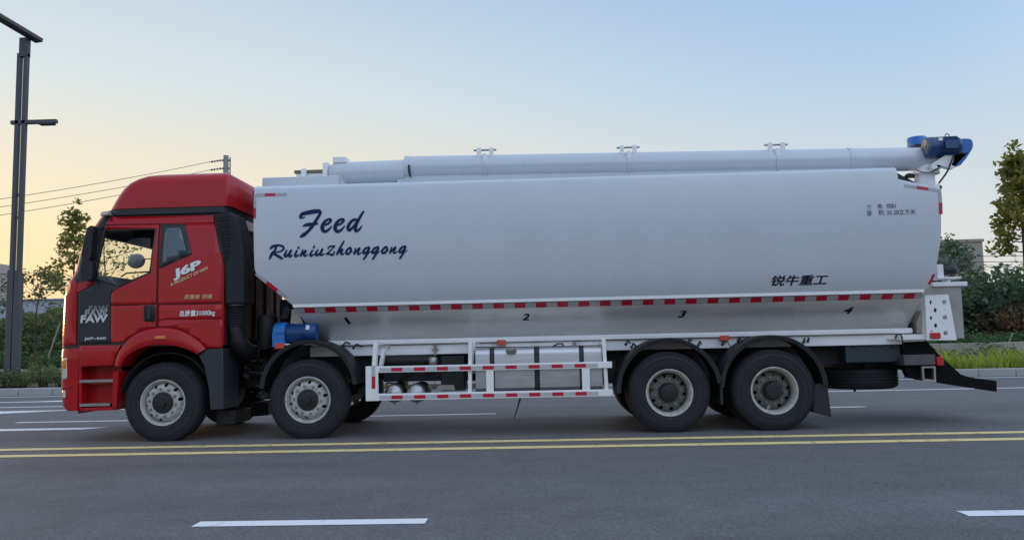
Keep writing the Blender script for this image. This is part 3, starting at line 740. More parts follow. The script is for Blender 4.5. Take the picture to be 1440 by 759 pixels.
# lettering
brush('lettering', [
    [(245, 266, 20), (165, 278, 42), (185, 215, 62), (280, 185, 76), (420, 160, 80), (510, 155, 66), (532, 185, 50)],
    [(532, 185, 50), (490, 262, 52), (430, 360, 56), (370, 450, 56), (290, 540, 56), (220, 595, 66), (168, 628, 36)],
    [(222, 428, 34), (285, 405, 60), (380, 397, 66), (474, 384, 36)],
    [(612, 412, 34), (680, 380, 42), (725, 322, 44), (690, 302, 42), (620, 340, 52), (570, 430, 70), (580, 508, 66), (630, 528, 55), (692, 488, 40), (738, 430, 20)],
    [(849, 412, 34), (917, 380, 42), (962, 322, 44), (927, 302, 42), (857, 340, 52), (807, 430, 70), (817, 508, 66), (867, 528, 55), (929, 488, 40), (975, 430, 20)],
    [(1205, 315, 48), (1135, 318, 50), (1065, 390, 56), (1040, 465, 60), (1068, 508, 50), (1130, 450, 40), (1208, 345, 40)],
    [(1322, 158, 34), (1270, 250, 50), (1210, 360, 56), (1175, 470, 60), (1192, 525, 50), (1250, 488, 40), (1300, 420, 18)]],
    13.09, 410, 285, ytank, NAVY, tank)
def shift(st, dx, dy): return [[(x+dx, y+dy, w_) for x, y, w_ in s_] for s_ in st]
o_ = [[(290, 172, 38), (232, 220, 40), (222, 278, 44), (268, 283, 40), (312, 220, 40), (300, 175, 36), (285, 178, 30)], [(300, 232, 18), (332, 252, 12)]]
n_ = [[(398, 182, 24), (366, 285, 40)], [(366, 285, 20), (468, 178, 36), (432, 262, 40), (450, 293, 34), (500, 260, 16)]]
g_ = [[(640, 158, 30), (572, 190, 40), (532, 255, 44), (556, 278, 36), (610, 230, 30), (648, 172, 32), (622, 250, 40), (590, 312, 40), (540, 385, 34)], [(600, 302, 18), (680, 235, 14)]]
hong = [[(180, 55, 30), (112, 170, 40), (50, 293, 40)], [(58, 280, 18), (152, 197, 36), (122, 268, 44), (142, 300, 30), (185, 265, 16)]]
hong += o_ + n_ + g_ + shift(g_, 168, -4) + shift(o_, 663, -15) + shift(n_, 662, -20) + shift(g_, 666, -17)
rui = [[(242, 150, 38), (220, 220, 40), (160, 290, 54), (116, 380, 28)], [(132, 192, 30), (180, 150, 50), (280, 128, 40), (360, 147, 40), (380, 188, 36), (330, 235, 30), (230, 260, 25), (170, 266, 24)], [(172, 276, 40), (250, 312, 50), (342, 370, 46)],
       [(440, 215, 22), (400, 298, 45), (412, 333, 44), (460, 300, 34), (522, 215, 35), (482, 300, 40), (492, 338, 38), (542, 300, 18)],
       [(622, 228, 30), (590, 300, 40), (602, 333, 40), (662, 298, 18)], [(657, 165, 36), (648, 182, 36)],
       [(732, 212, 26), (690, 322, 40)], [(690, 322, 20), (785, 222, 38), (752, 300, 40), (772, 326, 34), (825, 295, 16)],
       [(910, 222, 30), (870, 290, 40), (882, 323, 40), (940, 290, 18)], [(942, 150, 36), (932, 168, 36)],
       [(1010, 202, 20), (970, 280, 45), (986, 313, 42), (1040, 280, 34), (1096, 195, 35), (1056, 280, 40), (1072, 313, 36), (1126, 275, 16)],
       [(1198, 192, 22), (1214, 156, 28), (1262, 145, 30), (1324, 140, 22)], [(1318, 146, 22), (1240, 224, 26), (1160, 294, 24)], [(1160, 292, 26), (1222, 287, 40), (1282, 308, 38), (1312, 240, 22)]]
brush('lettering', rui + shift(hong, 1309, 0), 13.09, 370, 335, ytank, NAVY, tank)
text('lettering', '锐牛重工', 1087, 401.8, 80, 15.0, ytank, INK, tank, rot=-.1, bold=.022, shear=.24)
text('lettering', '介    质:  饲料', 1219, 294.3, 41, 7.2, ytank, SMALLINK, tank, rot=.2, bold=.006)
text('lettering', '容    积: 35.28立方米', 1219, 303.6, 67.5, 8.0, ytank, SMALLINK, tank, rot=.2, bold=.006)
def yhop(x, z): return lerp(PS, z)
text('lettering', '1', 487.2, 456.8, 6.5, 10, yhop, INK, tank, rot=16, bold=.03, shear=-.1, y=.33)
text('lettering', '2', 733.8, 450.4, 11.2, 9.2, yhop, INK, tank, bold=.03, shear=.25, y=.33)
text('lettering', '3', 953.2, 446.6, 12.2, 9.8, yhop, INK, tank, bold=.03, shear=.3, y=.33)
text('lettering', '4', 1186.5, 441.2, 13.4, 9.4, yhop, INK, tank, bold=.03, shear=.3, y=.33)
# weld seams where the inner bulkheads meet the hopper
for px in (545, 668, 711, 843, 990, 1120, 1213):
    b = MB()
    x = S(px, 450, .25).x
    vs_ = [b.bm.verts.new(p) for p in ((x-.006, lerp(PS, 1.29)-.003, 1.29), (x+.006, lerp(PS, 1.29)-.003, 1.29), (x+.006, lerp(PS, 1.68)-.003, 1.68), (x-.006, lerp(PS, 1.68)-.003, 1.68))]; b.bm.faces.new(vs_); b.build('weld_seam', HOPS, tank)

# ---- auger housing, sub-frame plate and chassis
zt, zm, zb = 1.285, S(860, 478.3, .44).z, S(860, 492.5, .5).z
x0, x1 = S(437, 480, .45).x, S(1284, 468, .45).x
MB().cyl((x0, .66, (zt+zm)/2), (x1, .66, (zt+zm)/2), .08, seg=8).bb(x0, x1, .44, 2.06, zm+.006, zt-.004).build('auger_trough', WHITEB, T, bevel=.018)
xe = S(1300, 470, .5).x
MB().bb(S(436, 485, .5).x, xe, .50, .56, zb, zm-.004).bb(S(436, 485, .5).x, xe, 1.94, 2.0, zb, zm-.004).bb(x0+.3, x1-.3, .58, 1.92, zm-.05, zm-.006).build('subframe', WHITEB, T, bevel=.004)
b = MB()
for y in (.83, 1.67):
    b.bb(-1.0, xe-.05, y-.035, y+.035, .80, 1.06)
for x in (-.6, .5, 1.2, 2.6, 4.2, 5.6, 7.4, 8.7, 9.8): b.bb(x-.06, x+.06, .86, 1.64, .84, 1.02)
chassis = b.build('chassis', BLACK, T, bevel=.008)
# ---- wheels
def arc(r, n, t0, t1, c=(0, 0)): return [(c[0]+r*math.cos(t0+(t1-t0)*k/n), c[1]+r*math.sin(t0+(t1-t0)*k/n)) for k in range(n+1)]
def tyre_mesh(y0=.0):
    pr = [(.292, .045), (.30, .03), (.33, .012), (.40, .0), (.455, .004), (.497, .020), (.520, .042)]
    g = [.042]
    for k in range(4):
        yc = .042 + (.256-.042)*(k+1)/5
        pr += [(.530, yc-.0075), (.515, yc-.006), (.515, yc+.006), (.530, yc+.0075)]
    pr += [(.520, .256), (.497, .278), (.455, .294), (.40, .298), (.33, .286), (.292, .255)]
    pr = [(r, y+y0) for r, y in pr]; b = MB(); b.lathe(pr, seg=72, close=True)
    # moulded rings and blocks on the side wall
    b.lathe([(.432, y0-.0005), (.435, y0-.004), (.440, y0-.004), (.443, y0-.0005)], seg=72); b.lathe([(.352, y0+.008), (.355, y0+.002), (.360, y0+.002), (.363, y0+.005)], seg=72)
    for k in range(84):
        t = 2*math.pi*k/84; rot = Matrix.Rotation(-t, 3, 'Y'); c = rot @ Vector((.503, 0, 0)); b.box((c.x, y0+.018, c.z), (.030, .02, .013), rot)
        c = rot @ Vector((.503, 0, 0)); b.box((c.x, y0+.28, c.z), (.030, .02, .013), rot)
    return b
def disc(b, r0_, r1_, yf, holes, hr, ha=1.0, seg=64):
    """dished wheel disc with real hand holes"""
    def circ(r, n, c=(0, 0), a=0, sq=1.): return [(c[0]+r*math.cos(t)*math.cos(a)*1-r*sq*math.sin(t)*math.sin(a), c[1]+r*math.cos(t)*math.sin(a)+r*sq*math.sin(t)*math.cos(a)) for t in (2*math.pi*k/n for k in range(n))]
    lp = [circ(r1_, seg), circ(r0_, 40)]
    for k in range(10):
        a = 2*math.pi*(k+.5)/10; lp.append(circ(hr, 14, (holes*math.cos(a), holes*math.sin(a)), a, ha))
    b.sheet(lp, lambda x, z: yf(math.hypot(x, z)), .035)
_wheel = {}
def wheel_meshes(kind):
    if kind in _wheel: return _wheel[kind]
    out = []
    out.append(('tyre', tyre_mesh(), RUBBER, 0))
    b = MB(); b.lathe([(.268, .09), (.280, .06), (.292, .045), (.302, .022), (.306, .014), (.300, .010), (.290, .014), (.272, .040), (.262, .075), (.256, .12), (.254, .25)], seg=64)
    if kind == 'front':
        yf = lambda r: lerp([(.10, .026), (.205, .018), (.225, .030), (.262, .085)], r)
        disc(b, .10, .262, yf, .232, .026, .85)
        out.append(('rim', b, RIMW, .003))
        h = MB(); h.lathe([(0, -.035), (.05, -.034), (.058, -.022), (.062, -.004), (.088, .0), (.135, .004), (.142, .012), (.142, .03)], seg=40)
        for k in range(10):
            a = 2*math.pi*k/10; h.cyl((.105*math.cos(a), .002, .105*math.sin(a)), (.105*math.cos(a), -.010, .105*math.sin(a)), .009, seg=8)
        out.append(('hub', h, HUB, 0))
        n_ = MB()
        for k in range(10):
            a = 2*math.pi*k/10; p = (.182*math.cos(a), .182*math.sin(a)); n_.cyl((p[0], .02, p[1]), (p[0], -.004, p[1]), .017, seg=6).cyl((p[0], -.004, p[1]), (p[0], -.020, p[1]), .010, seg=8)
        out.append(('wheel_nut', n_, STEEL, 0))
    else:
        out.append(('rim', b, RIMW, .003))
        d = MB(); yf = lambda r: lerp([(.09, .150), (.19, .152), (.215, .165), (.256, .20)], r)
        disc(d, .09, .256, yf, .218, .027, .8); out.append(('rim_disc', d, RIMD, .003))
        h = MB(); h.lathe([(0, .012), (.080, .012), (.106, .018), (.112, .03), (.112, .07), (.126, .09), (.126, .155)], seg=40)
        for k in range(8):
            a = 2*math.pi*k/8; h.cyl((.088*math.cos(a), .014, .088*math.sin(a)), (.088*math.cos(a), .006, .088*math.sin(a)), .010, seg=8)
        out.append(('hub', h, HUB, 0))
        n_ = MB()
        for k in range(10):
            a = 2*math.pi*k/10; p = (.168*math.cos(a), .168*math.sin(a)); n_.cyl((p[0], .152, p[1]), (p[0], .125, p[1]), .016, seg=6).cyl((p[0], .125, p[1]), (p[0], .112, p[1]), .010, seg=8)
        out.append(('wheel_nut', n_, STEEL, 0))
        out.append(('inner_tyre', tyre_mesh(.345), RUBBER, 0))
    res = []
    for nm, bb_, m_, sol in out:
        o = bb_.build(nm, m_, None, solid=sol, ang=30, fix=nm not in ('rim_disc',)); res.append((nm, o.data, sol)); bpy.data.objects.remove(o)
    _wheel[kind] = res; return res
WX = [0.0, 1.95, 6.7023, 8.0523]
for i, x in enumerate(WX):
    kind = 'front' if i < 2 else 'rear'
    for far in (0, 1):
        w_ = empty('wheel', (x, 2.5 if far else .0, .508), T)
        w_.rotation_euler = (0, rnd.uniform(0, 6), 0)
        if far: w_.rotation_euler = (0, 0, math.pi)
        for nm, me, sol in wheel_meshes(kind):
            if nm == 'wheel_nut' and not far: continue
            o = bpy.data.objects.new(nm, me); COL.objects.link(o); o.parent = w_
            if nm == 'wheel_nut': o['kind'] = 'stuff'
            if sol: md = o.modifiers.new('thickness', 'SOLIDIFY'); md.thickness = sol; md.offset = 1 if nm == 'rim_disc' else 0
        if not far:
            for k in range(10):
                a = 2*math.pi*k/10; rn, y_, y2_, y3_ = (.182, .02, -.004, -.020) if kind == 'front' else (.168, .152, .125, .112)
                px_, pz_ = rn*math.cos(a), rn*math.sin(a)
                if (kind, k) not in _wheel:
                    o = MB().cyl((px_, y_, pz_), (px_, y2_, pz_), .017, seg=6).cyl((px_, y2_, pz_), (px_, y3_, pz_), .010, seg=8).build('wheel_nut', STEEL, None); _wheel[(kind, k)] = o.data; bpy.data.objects.remove(o)
                o = bpy.data.objects.new('wheel_nut', _wheel[(kind, k)]); COL.objects.link(o); o.parent = w_
    MB().cyl((x, .32 if i < 2 else .66, .508), (x, 2.2 if i < 2 else 1.84, .508), .06 if i < 2 else .10, seg=16).ball((x, 1.25, .52), .0 if i < 2 else .24, (1, 1, 1)).build('axle', SOOT, T) if i > 1 else MB().bb(x-.06, x+.06, .34, 2.16, .44, .54).build('axle', SOOT, T, bevel=.02)
    b = MB()
    for y in (.84, 1.66):
        if i < 2:
            for k in range(4):
                b.tube([(x-.75+.06*k, y, .76+.0*k-.015*k), (x-.3, y, .63-.018*k), (x, y, .60-.018*k), (x+.3, y, .63-.018*k), (x+.75-.06*k, y, .76-.015*k)], .018, 4)
            b.bb(x-.09, x+.09, y-.05, y+.05, .42, .66)
        elif i == 2:
            xm = (WX[2]+WX[3])/2
            for k in range(6): b.tube([(xm-.66+.05*k, y, .60+.022*k), (xm-.3, y, .69+.022*k), (xm, y, .72+.022*k), (xm+.3, y, .69+.022*k), (xm+.66-.05*k, y, .60+.022*k)], .014, 4)
            b.bb(xm-.12, xm+.12, y-.06, y+.06, .5, .95)
    if b.bm.verts: b.build('leaf_spring', SOOT, T)
    else: b.bm.free()
# ---- mudguards over the wheels
def mudguard(far, pc, r_px, t0, t1, wd=.60):
    c = S(*pc, 0); k = (c-CAM).dot(fw)/FPX; r = r_px*k
    b = MB(); n = 26; th = .016
    prof_ = [(r, .0), (r, wd), (r-th, wd), (r-th, .045), (r-.05, .030), (r-.055, .018), (r-.02, .0)]
    rings = []
    for i in range(n+1):
        t = R(t0)+(R(t1)-R(t0))*i/n
        rings.append([b.bm.verts.new((c.x+q*math.cos(t), y-.004, c.z+q*math.sin(t))) for q, y in prof_])
    m_ = len(prof_)
    for i in range(n):
        for j in range(m_): b.bm.faces.new((rings[i][j], rings[i][(j+1) % m_], rings[i+1][(j+1) % m_], rings[i+1][j]))
    b.bm.faces.new(rings[0]); b.bm.faces.new(rings[-1][::-1])
    if far: b.mirror()
    b.build('mudguard', MUD, T)
for far in (0, 1):
    mudguard(far, (433, 547), 69, 178, 5); mudguard(far, (942, 549), 74, 182, 7, .64); mudguard(far, (1089, 546), 75, 178, 2, .64)
    b = MB(); pts = Q([(1146, 540), (1163, 539), (1169, 586), (1143, 579)], .05); b.prism(pts, .03, .05) if False else b.prism(pts, .04, .62)
    if far: b.mirror()
    b.build('mud_flap', MUD, T, bevel=.006)
    b = MB(); xm = S(1014, 560, .1).x; b.bb(xm-.02, xm+.02, .06, .62, .34, .62)
    if far: b.mirror()
    b.build('mud_flap', MUD, T, bevel=.006)
# bolts and air hoses near the guards
for px, py in ((482, 486), (497, 489), (880, 484), (888, 488), (968, 481), (982, 485), (1016, 484), (1038, 479), (1130, 481), (1136, 480)):
    p = S(px, py, .3); MB().ball(p, .022, sub=1).tube([p, p+Vector((.03, .05, .05)), p+Vector((.08, .2, .02))], .012, 6).build('guard_bracket', SOOT, T)

# ---- cab: hollow core with real openings
YN = [(.9, .020), (2.0, .022), (2.5, .045), (2.9, .095), (3.2, .15)]
FX = [(.9, S(90.5, 487, .25).x), (S(91, 470, .25).z, S(89.5, 470, .25).x), (S(92, 420, .25).z, S(92, 420, .25).x), (S(97, 396, .25).z, S(98, 396, .25).x), (S(108, 390, .25).z, S(106, 390, .25).x), (S(120, 345, .3).z, S(118, 345, .3).x), (S(150, 297, .3).z, S(146, 297, .3).x), (3.4, S(160, 285, .3).x)]
XR = S(313.5, 420, .02).x
def ycab(x, z):
    y = lerp(YN, z); xf = lerp(FX, z); rr = .24
    if x < xf+rr:
        t = max(0., min(1., (xf+rr-x)/rr)); y += (1-math.sqrt(max(0, 1-t*t)))*.30
    return y
def cab_solid(ins, z0, z1, name, m):
    b = MB(); zs = [z0+(z1-z0)*k/16 for k in range(17)]; rings = []
    for z in zs:
        xf = lerp(FX, z)+ins*1.3; y0 = lerp(YN, z)+ins; rr = .24-ins*.5; ry = .30-ins*.5
        L = [(xf+rr*(1-math.cos(t)), y0+ry*(1-math.sin(t))) for t in (math.pi/2*k/8 for k in range(9))]
        L = [(xf, YC)] + L + [(XR-.03-ins, y0), (XR-ins, y0+.03)]
        pts = L + [(x, 2*YC-y) for x, y in L[:0:-1]]
        rings.append([b.bm.verts.new((x, y, z)) for x, y in pts])
    n = len(rings[0])
    for i in range(16):
        for k in range(n): b.bm.faces.new((rings[i][k], rings[i][(k+1) % n], rings[i+1][(k+1) % n], rings[i+1][k]))
    b.bm.faces.new(rings[0][::-1]); b.bm.faces.new(rings[-1])
    return b.build(name, m, None, ang=35)
zc0, zc1 = S(200, 487, .05).z, S(240, 293, .1).z
core = cab_solid(0, zc0, zc1, 'cab', RED); inner = cab_solid(.07, 1.42, zc1-.05, 'cutter', DARKHOLE)
cuts = [inner]
WIN = Q([(145, 323), (216.5, 321.5), (211.5, 383), (167, 402.5), (135, 391.5), (137.5, 368)], .06)
cuts.append(MB().prism(WIN, -.5, 3.0).build('cutter', DARKHOLE))
wz0, wz1 = S(110, 392, .3).z, S(140, 302, .3).z; wzv = 2.83
wc = MB(); wc.prism([(-2.2, wz0), (-.99, wz0), (-.78, wzv), (-2.2, wzv)], .30, 2.2); cuts.append(wc.build('cutter', DARKHOLE))
# the wheel arch bites into the lower cab
wa = MB(); wa.cyl((0, -.3, .508), (0, .62, .508), .63, seg=48).cyl((0, 1.88, .508), (0, 2.8, .508), .63, seg=48); cuts.append(wa.build('cutter', BLACK))
for c in cuts:
    md = core.modifiers.new('cut', 'BOOLEAN'); md.operation = 'DIFFERENCE'; md.solver = 'EXACT'; md.object = c; md.material_mode = 'TRANSFER'
dg = bpy.context.evaluated_depsgraph_get(); me = bpy.data.meshes.new_from_object(core.evaluated_get(dg))
core.modifiers.clear(); core.data = me; me.name = 'cab'
me.set_sharp_from_angle(angle=R(35))
# the outer side skin of the core only shows in the gaps between panels: dark colour there stands in for the seam shade
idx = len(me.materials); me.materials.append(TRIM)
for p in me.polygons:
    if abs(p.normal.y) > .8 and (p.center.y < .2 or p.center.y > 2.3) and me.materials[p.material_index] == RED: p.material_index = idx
bpy.context.view_layer.update()
core.parent = T; core.location = -origin(T)
for c in cuts: bpy.data.objects.remove(c)
def plate(name, px, m, far, off=.010, th=.010, holes=(), y=.03, parent=None, step=.08, curve=False):
    lp = [Q(px, y)] + [Q(h, y) for h in holes]
    b = MB(); b.sheet(lp, lambda x, z: ycab(x, z)-off, step)
    if far: b.mirror()
    return b.build(name, m, parent or T, solid=th, fix=False, ang=30)
arch_o = [(161.5, 514), (165, 498), (178, 479), (197, 466), (219, 460.7), (244, 461.6), (263, 468), (282, 480.6), (291, 490)]
arch_i = [(279, 498), (273, 494), (257, 488.0), (238, 484.7), (216, 485), (197, 490), (181, 500), (173, 511), (171.5, 515)]
ao = sm2(arch_o, 4); ai = sm2(arch_i, 4)
for far in (0, 1):
    # door: two pressings with the crease between them, C-shaped round the window
    door = plate('door', [(144, 316.5), (221, 314.2), (221, 427.2), (157.5, 429), (157.5, 414), (161.5, 408.5), (169.5, 404), (212.8, 384.2), (218, 320.5), (145, 322)], RED, far, .016)
    plate('lower_panel', [(157.5, 430.2), (221, 428.4), (221, 459.5), (219, 459.6), (197, 464.8), (177, 478), (175, 480.5), (157.5, 481)], RED, far, .016, parent=door)
    MB_ = MB(); c = S(211.5, 440.5, .02)
    hb = plate('handle_recess', [(204.5, 429.5), (218.5, 429), (219.5, 431), (219.5, 450), (218, 452), (205.5, 452.3), (204, 450), (203.7, 431)], BLACK, far, .021, parent=door, step=0)
    h = MB(); h.bb(c.x-.018, c.x+.018, -.03, -.012, c.z-.085, c.z+.085)
    if far: h.mirror()
    h.build('handle', GREY, door, bevel=.008)
    plate('window_pane', [(145, 323), (216.5, 321.5), (211.5, 383), (167, 402.5), (135, 391.5), (137.5, 368)], GLASS, far, -.012, .004, parent=door, step=0)
    fr = plate('window_seal', [(143.5, 321.2), (218, 319.5), (212.8, 384.2), (167.5, 404.2), (133.5, 392.5), (135.8, 368)], TRIM, far, .012, holes=[[(145.6, 324.2), (215.6, 322.5), (210.5, 382.3), (167, 401.2), (136.2, 391), (138.4, 368.5)]], parent=door)
    plate('front_panel', [(110.8, 412.5), (133.5, 399.5), (135, 392.8), (167.5, 404.4), (160.5, 408.5), (156.5, 414), (156.5, 482), (110.8, 483.5)], TRIM, far, .012)
    plate('pillar_panel', [(108.5, 411.5), (110, 398), (133, 392.5), (132.6, 399), (110.5, 411.6)], RED, far, .012)
    plate('pillar_trim', [(152, 303.2), (143, 321), (134.8, 368), (132.5, 392), (117.5, 392), (118.8, 366), (127, 327), (137, 311), (150, 302.5)], BLACK, far, .012)
    plate('front_corner', [(109.3, 398), (108, 484.5), (88, 486.5), (86, 470), (90, 420), (95, 397), (104, 392.5)], RED, far, .013)
    plate('roof_rail', [(153, 303.6), (297.5, 301.4), (299.5, 311.5), (262, 312.5), (145, 314.8)], RED, far, .013)
    slp = plate('sleeper_panel', [(223.5, 314.0), (299.7, 312.3), (312.2, 367), (313, 426.3), (223.5, 427.4)], RED, far, .015)
    plate('lower_panel', [(223.5, 428.8), (313, 427.7), (313.3, 448.2), (223.5, 449.4)], RED, far, .014, parent=slp)
    plate('lower_panel', [(223.5, 450.0), (313.3, 448.8), (313.8, 488.5), (292, 489.3), (282.5, 479.2), (263.5, 466.6), (244, 460.2), (223.5, 459.2)], RED, far, .015, parent=slp)
    sw = plate('side_window', [(225.5, 314.6), (257.5, 313.9), (270.5, 357.0), (224.5, 378)], TRIM, far, .020)
    plate('window_pane', [(231, 319.4), (252, 319), (262.3, 355), (229.3, 371.5)], FILM, far, .023, parent=sw)
    plate('step_panel', [(113.5, 485.8), (171, 485), (164.3, 498.5), (160.8, 513.5), (113.8, 515.5)], RED, far, .020)
    # flared wheel arch
    b = MB(); A = Q(ao, .02); B = Q(ai, .0); N = 30
    def along(P, t):
        ds = [0]
        for i in range(1, len(P)): ds.append(ds[-1]+math.dist(P[i], P[i-1]))
        return tuple(lerp([(d_, P[i][j]) for i, d_ in enumerate(ds)], t*ds[-1]) for j in (0, 1))
    rows = []
    Bi = B[::-1]
    for k in range(N+1):
        a_, c_ = along(A, k/N), along(Bi, k/N); rw = []
        for u, y in ((0, .012), (.12, -.022), (.5, -.045), (.88, -.050), (1.0, -.040), (1.0, .30)): rw.append(b.bm.verts.new((a_[0]+(c_[0]-a_[0])*u, y, a_[1]+(c_[1]-a_[1])*u)))
        rows.append(rw)
    for k in range(N):
        for j in range(5): b.bm.faces.new((rows[k][j], rows[k][j+1], rows[k+1][j+1], rows[k+1][j]))
    if far: b.mirror()
    wa_ = b.build('wheel_arch', RED, T, ang=45)
    b = MB(); c = S(225.3, 474.3, -.05); b.bb(c.x-.07, c.x+.07, -.062, -.035, c.z-.02, c.z+.02)
    if far: b.mirror()
    b.build('marker_lamp', AMBER, wa_, bevel=.006)
    # inner wheel house
    b = MB(); b.lathe([(.64, .10), (.64, .62)], (0, 0, .53), 'Y', 40)
    bmesh.ops.delete(b.bm, geom=[v for v in b.bm.verts if v.co.z < .50], context='VERTS')
    if far: b.mirror()
    b.build('wheel_house', BLACK, T, solid=.01)
    # grey rear guard behind the front wheel
    b = MB(); b.prism(Q([(280, 499), (291, 490.8), (314.3, 489.6), (315.8, 575), (296.5, 576), (294, 545), (288, 515)], .02), .0, .55)
    if far: b.mirror()
    b.build('rear_guard', GREY, T, bevel=.01)
    b = MB(); b.prism(Q([(303, 576), (331, 577), (330, 596), (303, 598)], .3), .32, .9)
    if far: b.mirror()
    b.build('lower_guard', BLACK, T, bevel=.01)
    # entry steps
    b = MB(); f = lambda pts, y0, y1: b.prism(Q(pts, .03), y0, y1)
    f([(111, 514), (160, 512), (160, 575), (111, 577)], .22, .30)
    f([(110.5, 486), (114.5, 486), (114, 577), (110.5, 577)], .03, .30)
    f([(159.5, 522.5), (167.5, 521.5), (164.5, 573), (158.5, 574)], .015, .30)
    f([(111, 573.5), (164, 571.5), (164, 576), (111, 578)], .03, .30); f([(111, 534), (160, 532), (160, 540), (111, 542)], .12, .30)
    if far: b.mirror()
    st = b.build('entry_step', RED, T, bevel=.006)
    for (l, r_, yt, yt2) in ((111.5, 159, 533.5, 537.5), (111.5, 154.5, 567, 571.5)):
        b = MB(); p, q = S(l, yt+1, .03), S(r_, yt-1, .03); z = (p.z+q.z)/2; b.bb(p.x, q.x, .028, .22, z-.042, z)
        if far: b.mirror()
        b.build('tread', STEEL, st, bevel=.008)
    b = MB(); b.prism(Q([(111, 577), (142, 575.5), (111, 581)], .1), .08, .5)
    if far: b.mirror()
    b.build('skid_plate', BLACK, T)
    # mirrors: a tall pair of housings ahead of the door, the arm and a round one on the far side
    b = MB(); yy = -.16
    b.prism(sm2(Q([(126, 322), (131, 318.5), (135, 321), (133, 345), (130, 365.5), (119.8, 367), (119.8, 350), (126, 322)], -.05), 3)[:-1], -.12, .0)
    if far: b.mirror()
    mi = b.build('mirror', BLACK, T, bevel=.02)
    b = MB(); b.prism(sm2(Q([(119.5, 367.5), (130, 366.5), (134, 374), (133.5, 391), (128, 394.5), (119.5, 394), (117.2, 380), (119.5, 367.5)], -.08), 3)[:-1], -.15, -.02)
    if far: b.mirror()
    b.build('lower_mirror', BLACK, mi, bevel=.02)
    b = MB(); b.tube([S(131, 367, -.02), S(136, 370, -.05), S(137.5, 384, -.05), S(134, 391, .02)], .014, 8).tube([S(136, 322, -.06), S(141, 321, 0), S(146, 318, .05)], .02, 8)
    if far: b.mirror()
    b.build('mirror_arm', BLACK, mi)
    b = MB(); p = S(146, 300, .04); b.prism(Q([(140.5, 303.5), (143, 298), (152, 296.5), (152, 302)], .04), .03, .16)
    if far: b.mirror()
    b.build('marker_lamp', LENS, T, bevel=.008)
# convex mirror hanging outside the far window
c = S(191.5, 367, 2.66); k = (c-CAM).dot(fw)/FPX
b = MB(); b.lathe([(0, -.05), (.5, -.042), (.85, -.02), (1.0, .012), (.97, .022), (0, .03)], (0, 0, 0), 'Y', 28)
for v in b.bm.verts: v.co = Vector((v.co.x*12.8*k, v.co.y*.7, v.co.z*10.6*k)) + c
cm = b.build('convex_mirror', MIRG, T)
MB().tube([c+Vector((.05, .03, .01)), S(206, 364, 2.6), S(222, 363, 2.5)], .009, 6).build('mirror_arm', BLACK, cm)
# wiper, dash, wheel, seats inside
b = MB(); b.tube([S(170, 389, .9), S(178, 384, .9), S(210, 382, .9)], .012, 6); b.build('grab_rail', BLACK, T)
zf = lerp(FX, 2.1)
b = MB(); b.prism([(zf+.16, 1.5), (zf+.85, 1.5), (zf+.86, 2.02), (zf+.62, 2.24), (zf+.22, 2.20)], .13, 2.37); dash = b.build('dashboard', DASH, T, bevel=.03)
b = MB(); q = Matrix.Rotation(R(-62), 3, 'Y'); cc = Vector((-.42, .62, 2.12))
b.lathe([(.225, -.014), (.239, 0), (.225, .014), (.211, 0)], (0, 0, 0), 'Z', 32, close=True); b.cyl((0, 0, -.03), (0, 0, .01), .06)
for a in (0, 2.1, 4.2): b.cyl((0, 0, -.01), (.22*math.cos(a), .22*math.sin(a), 0), .012, seg=8)
for v in b.bm.verts: v.co = q @ v.co + cc
b.cyl(cc, cc+Vector((-.22, 0, -.30)), .035); b.build('steering_wheel', BLACK, T)
for y in (.62, 1.88):
    MB().bb(-.05, .45, y-.25, y+.25, 1.45, 1.85).box((.44, y, 2.10), (.14, .48, .55), Matrix.Rotation(R(10), 3, 'Y')).build('seat', GREY, T, bevel=.04)
# windscreen
b = MB(); vs_ = []
zz = [wz0+(wzv-wz0)*k/8 for k in range(9)]; rows = []
for z in zz: rows.append([b.bm.verts.new((lerp(FX, z)+.02+.10*abs(u)**3, YC+u*1.0, z)) for u in (-1, -.8, -.5, 0, .5, .8, 1)])
for i in range(8):
    for k in range(6): b.bm.faces.new((rows[i][k], rows[i][k+1], rows[i+1][k+1], rows[i+1][k]))
b.build('windscreen', GLASS, T, solid=.005)
# dark band and the high roof fairing
def roof_loft(name, m, side, ins, yrf, parent=T, cr=.12):
    """side: list of (x_front, x_rear, z) rows; plan corners are rounded"""
    b = MB(); rings = []
    for (xf, xr_, z, yi) in side:
        xf -= .05; rr = .24; L = [(xf+rr*(1-math.cos(t)), yi+.30*(1-math.sin(t))) for t in (math.pi/2*k/8 for k in range(9))]
        L = [(xf-.03, YC)]+L+[(xr_-.04, yi), (xr_, yi+.05)]
        rings.append([b.bm.verts.new((x, y, z)) for x, y in L+[(x, 2*YC-y) for x, y in L[:0:-1]]])
    n = len(rings[0])
    for i in range(len(rings)-1):
        for k in range(n): b.bm.faces.new((rings[i][k], rings[i][(k+1) % n], rings[i+1][(k+1) % n], rings[i+1][k]))
    b.bm.faces.new(rings[0][::-1]); b.bm.faces.new(rings[-1]); return b.build(name, m, parent, ang=40)
zb0, zb1 = S(235, 301.5, .1).z, S(235, 293.3, .1).z
xb0, xb1 = S(152, 296, .1).x, S(320, 293, .1).x
roof_loft('roof_band', TRIM, [(xb0-.02, xb1, zb0+.008, .085), (xb0-.01, xb1, zb1+.005, .085)], 0, 0)
fs = []
for pf, pr, yi in (((152, 295.2), 319, .075), ((158, 284), 319.2, .078), ((163.5, 275), 319.4, .085), ((170, 266), 319.4, .092), ((179, 257.5), 319.2, .105), ((190, 252), 319, .135), ((200, 249), 318.4, .19), ((214, 247.4), 317, .29)):
    p = S(*pf, yi+.05); fs.append((p.x, S(pr, p and pf[1], yi).x+.03, p.z + (.0), yi))
zb_ = S(235, 292.8, .1).z
fs2 = []
